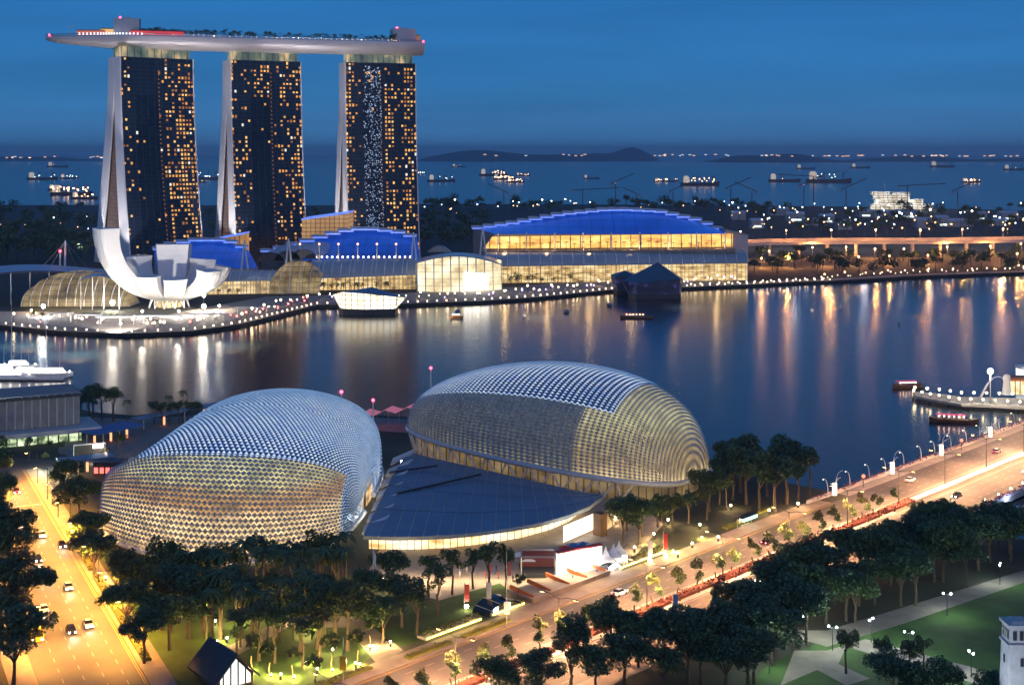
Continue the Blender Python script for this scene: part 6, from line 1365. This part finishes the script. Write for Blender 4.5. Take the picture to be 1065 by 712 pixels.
for a in ((74, 203, 95, 'largest lit ship in the left anchorage cluster', 1, 3, .1), (62, 198, 60, 'lit ship behind the largest of the left cluster', 1, 2, .2), (88, 207, 60, 'low lit ship right of the left cluster', 1, 1.4, -.1), (44, 187, 110, 'dark ship with white bridge lights above the left cluster', 1, 1, .05, False), (72, 186, 70, 'small ship with white lights right of the dark left ship', 0, 1, 0, False), (60, 174, 140, 'faint dark ship nearest the horizon at the left', 1, .3), (212, 187, 130, 'lit ship between the left and middle towers', 1, 2, 0, False), (205, 190, 60, 'small dark ship below the one between the towers', 0, .5),
          (459, 189, 95, 'dark ship just right of the rightmost tower', 1, .7, 0, False), (437, 181, 50, 'tiny lit ship touching the rightmost tower edge', 0, 1.2, 0, False), (513, 183, 120, 'long warm lit ship in the middle cluster', 1, 2.6), (524, 187, 80, 'brightest ship in the middle cluster', 1, 3), (536, 190, 60, 'nearest lit ship in the middle cluster', 1, 2), (544, 183, 60, 'orange ship at the right end of the middle cluster', 1, 1.2), (728, 193, 118, 'largest solitary lit ship above the big blue hall', 1, 2.6, 0), (688, 189, 50, 'small lit boat left of the solitary ship', 0, 1.6), (698, 189, 50, 'small dark boat next to the solitary ship', 0, .3),
          (816, 189, 110, 'low dark ship right of the solitary ship', 0, .4), (862, 190, 150, 'long barge with white lights before the terminal', 1, 1.2, 0, False), (838, 176, 110, 'faint ship near the horizon above the harbour', 0, 0), (980, 174, 160, 'faint long ship near the horizon at the right', 1, 0), (895, 175, 120, 'faint ship near the horizon left of the long one', 1, 0), (1010, 190, 62, 'lit ship with red lights off the terminal', 1, 2, 0), (1055, 177, 120, 'faint ship near the horizon at the right edge', 1, .3), (477, 174, 90, 'faint small ship near the horizon right of the towers', 0, .3), (615, 186, 60, 'faint dark boat above the big blue hall left side', 0, 0)): ship(*a)
# lights of the far islands
m = MB(); rr = random.Random(4)
for x0, x1, y, n in ((-20, 120, 163.6, 16), (560, 610, 161.5, 5), (680, 760, 161.5, 14), (790, 1075, 162, 42), (430, 560, 161.6, 3)):
    for _ in range(n): x = rr.uniform(x0, x1); m.m = rr.choice((0, 0, 1)); p = at(x, y+rr.uniform(-1, .5), 13300); m.hull([[p+Vector((a*rr.uniform(4, 16), b_*8, z)) for a, b_ in ((-1, -1), (1, -1), (1, 1), (-1, 1))] for z in (-5, 4)])
tag(m.build('far_town_lights', [lampm('far_town_warm', (1, .55, .25), 1.2), lampm('far_town_cold', (.85, .95, 1), .9)]), 'tiny town lights along the far islands on the horizon', 'town lights', None, 'stuff')

plant([FP, FP, FP, FPALM], [tuple(dk(.36+.49*i/79, R.uniform(-12, 2), -.6)[0]) for i in range(80)], '# small tree from the left on the sky deck garden', 'trees on the sky deck', .6, 1.05, 51)
plant([FP], [tuple(dk(.20+.10*i/6, 8)[0]) for i in range(6)], '# bush from the left behind the sky deck bars', 'bushes on the sky deck', .4, .6, 52)
r_ = thing('glass_vault', 'olive gold glass vault between the short arcade and the middle arcade', 'glass vault', at(306, 302, 990))
m = MB(); rows = []
for i in range(11):
    x = 280+52*i/10; e_ = sin(pi*min(1, (i+.7)/11.4))**.4; row = []
    for j in range(8):
        a = pi/2*j/7; p = at(x, 303, 975); z1 = at(x, 274+i*.2, 975).z*e_; row.append(Vector((p.x, p.y+24*(1-cos(a)), 1+z1*sin(a))))
    rows.append(row)
m.quads(rows); m.build('vault_glass', G_OLIVE, r_, True)
m = MB()
for row in rows[::2]: m.path([p+Vector((0, -.2, .2)) for p in row], .3, 4)
m.build('ribs', CONC, r_)
HAZE = True
if HAZE:
    m = MB(); m.box((0, 21200, 121), (60000, 45000, 256)); hz = m.build('haze', bpy.data.materials.new('haze_air'))
    # a closed box round the camera and the whole place, bottom a metre below the water bed
    hm = hz.data.materials[0]; hm.use_nodes = True; t = hm.node_tree; t.nodes.remove(t.nodes['Principled BSDF'])
    pv = t.nodes.new('ShaderNodeVolumePrincipled'); pv.inputs['Color'].default_value = (.75, .85, 1, 1); pv.inputs['Density'].default_value = 5.5e-5; pv.inputs['Anisotropy'].default_value = .2
    t.links.new(pv.outputs[0], t.nodes['Material Output'].inputs['Volume']); tag(hz, 'thin evening haze over the bay and the sea', 'haze', None, 'stuff')
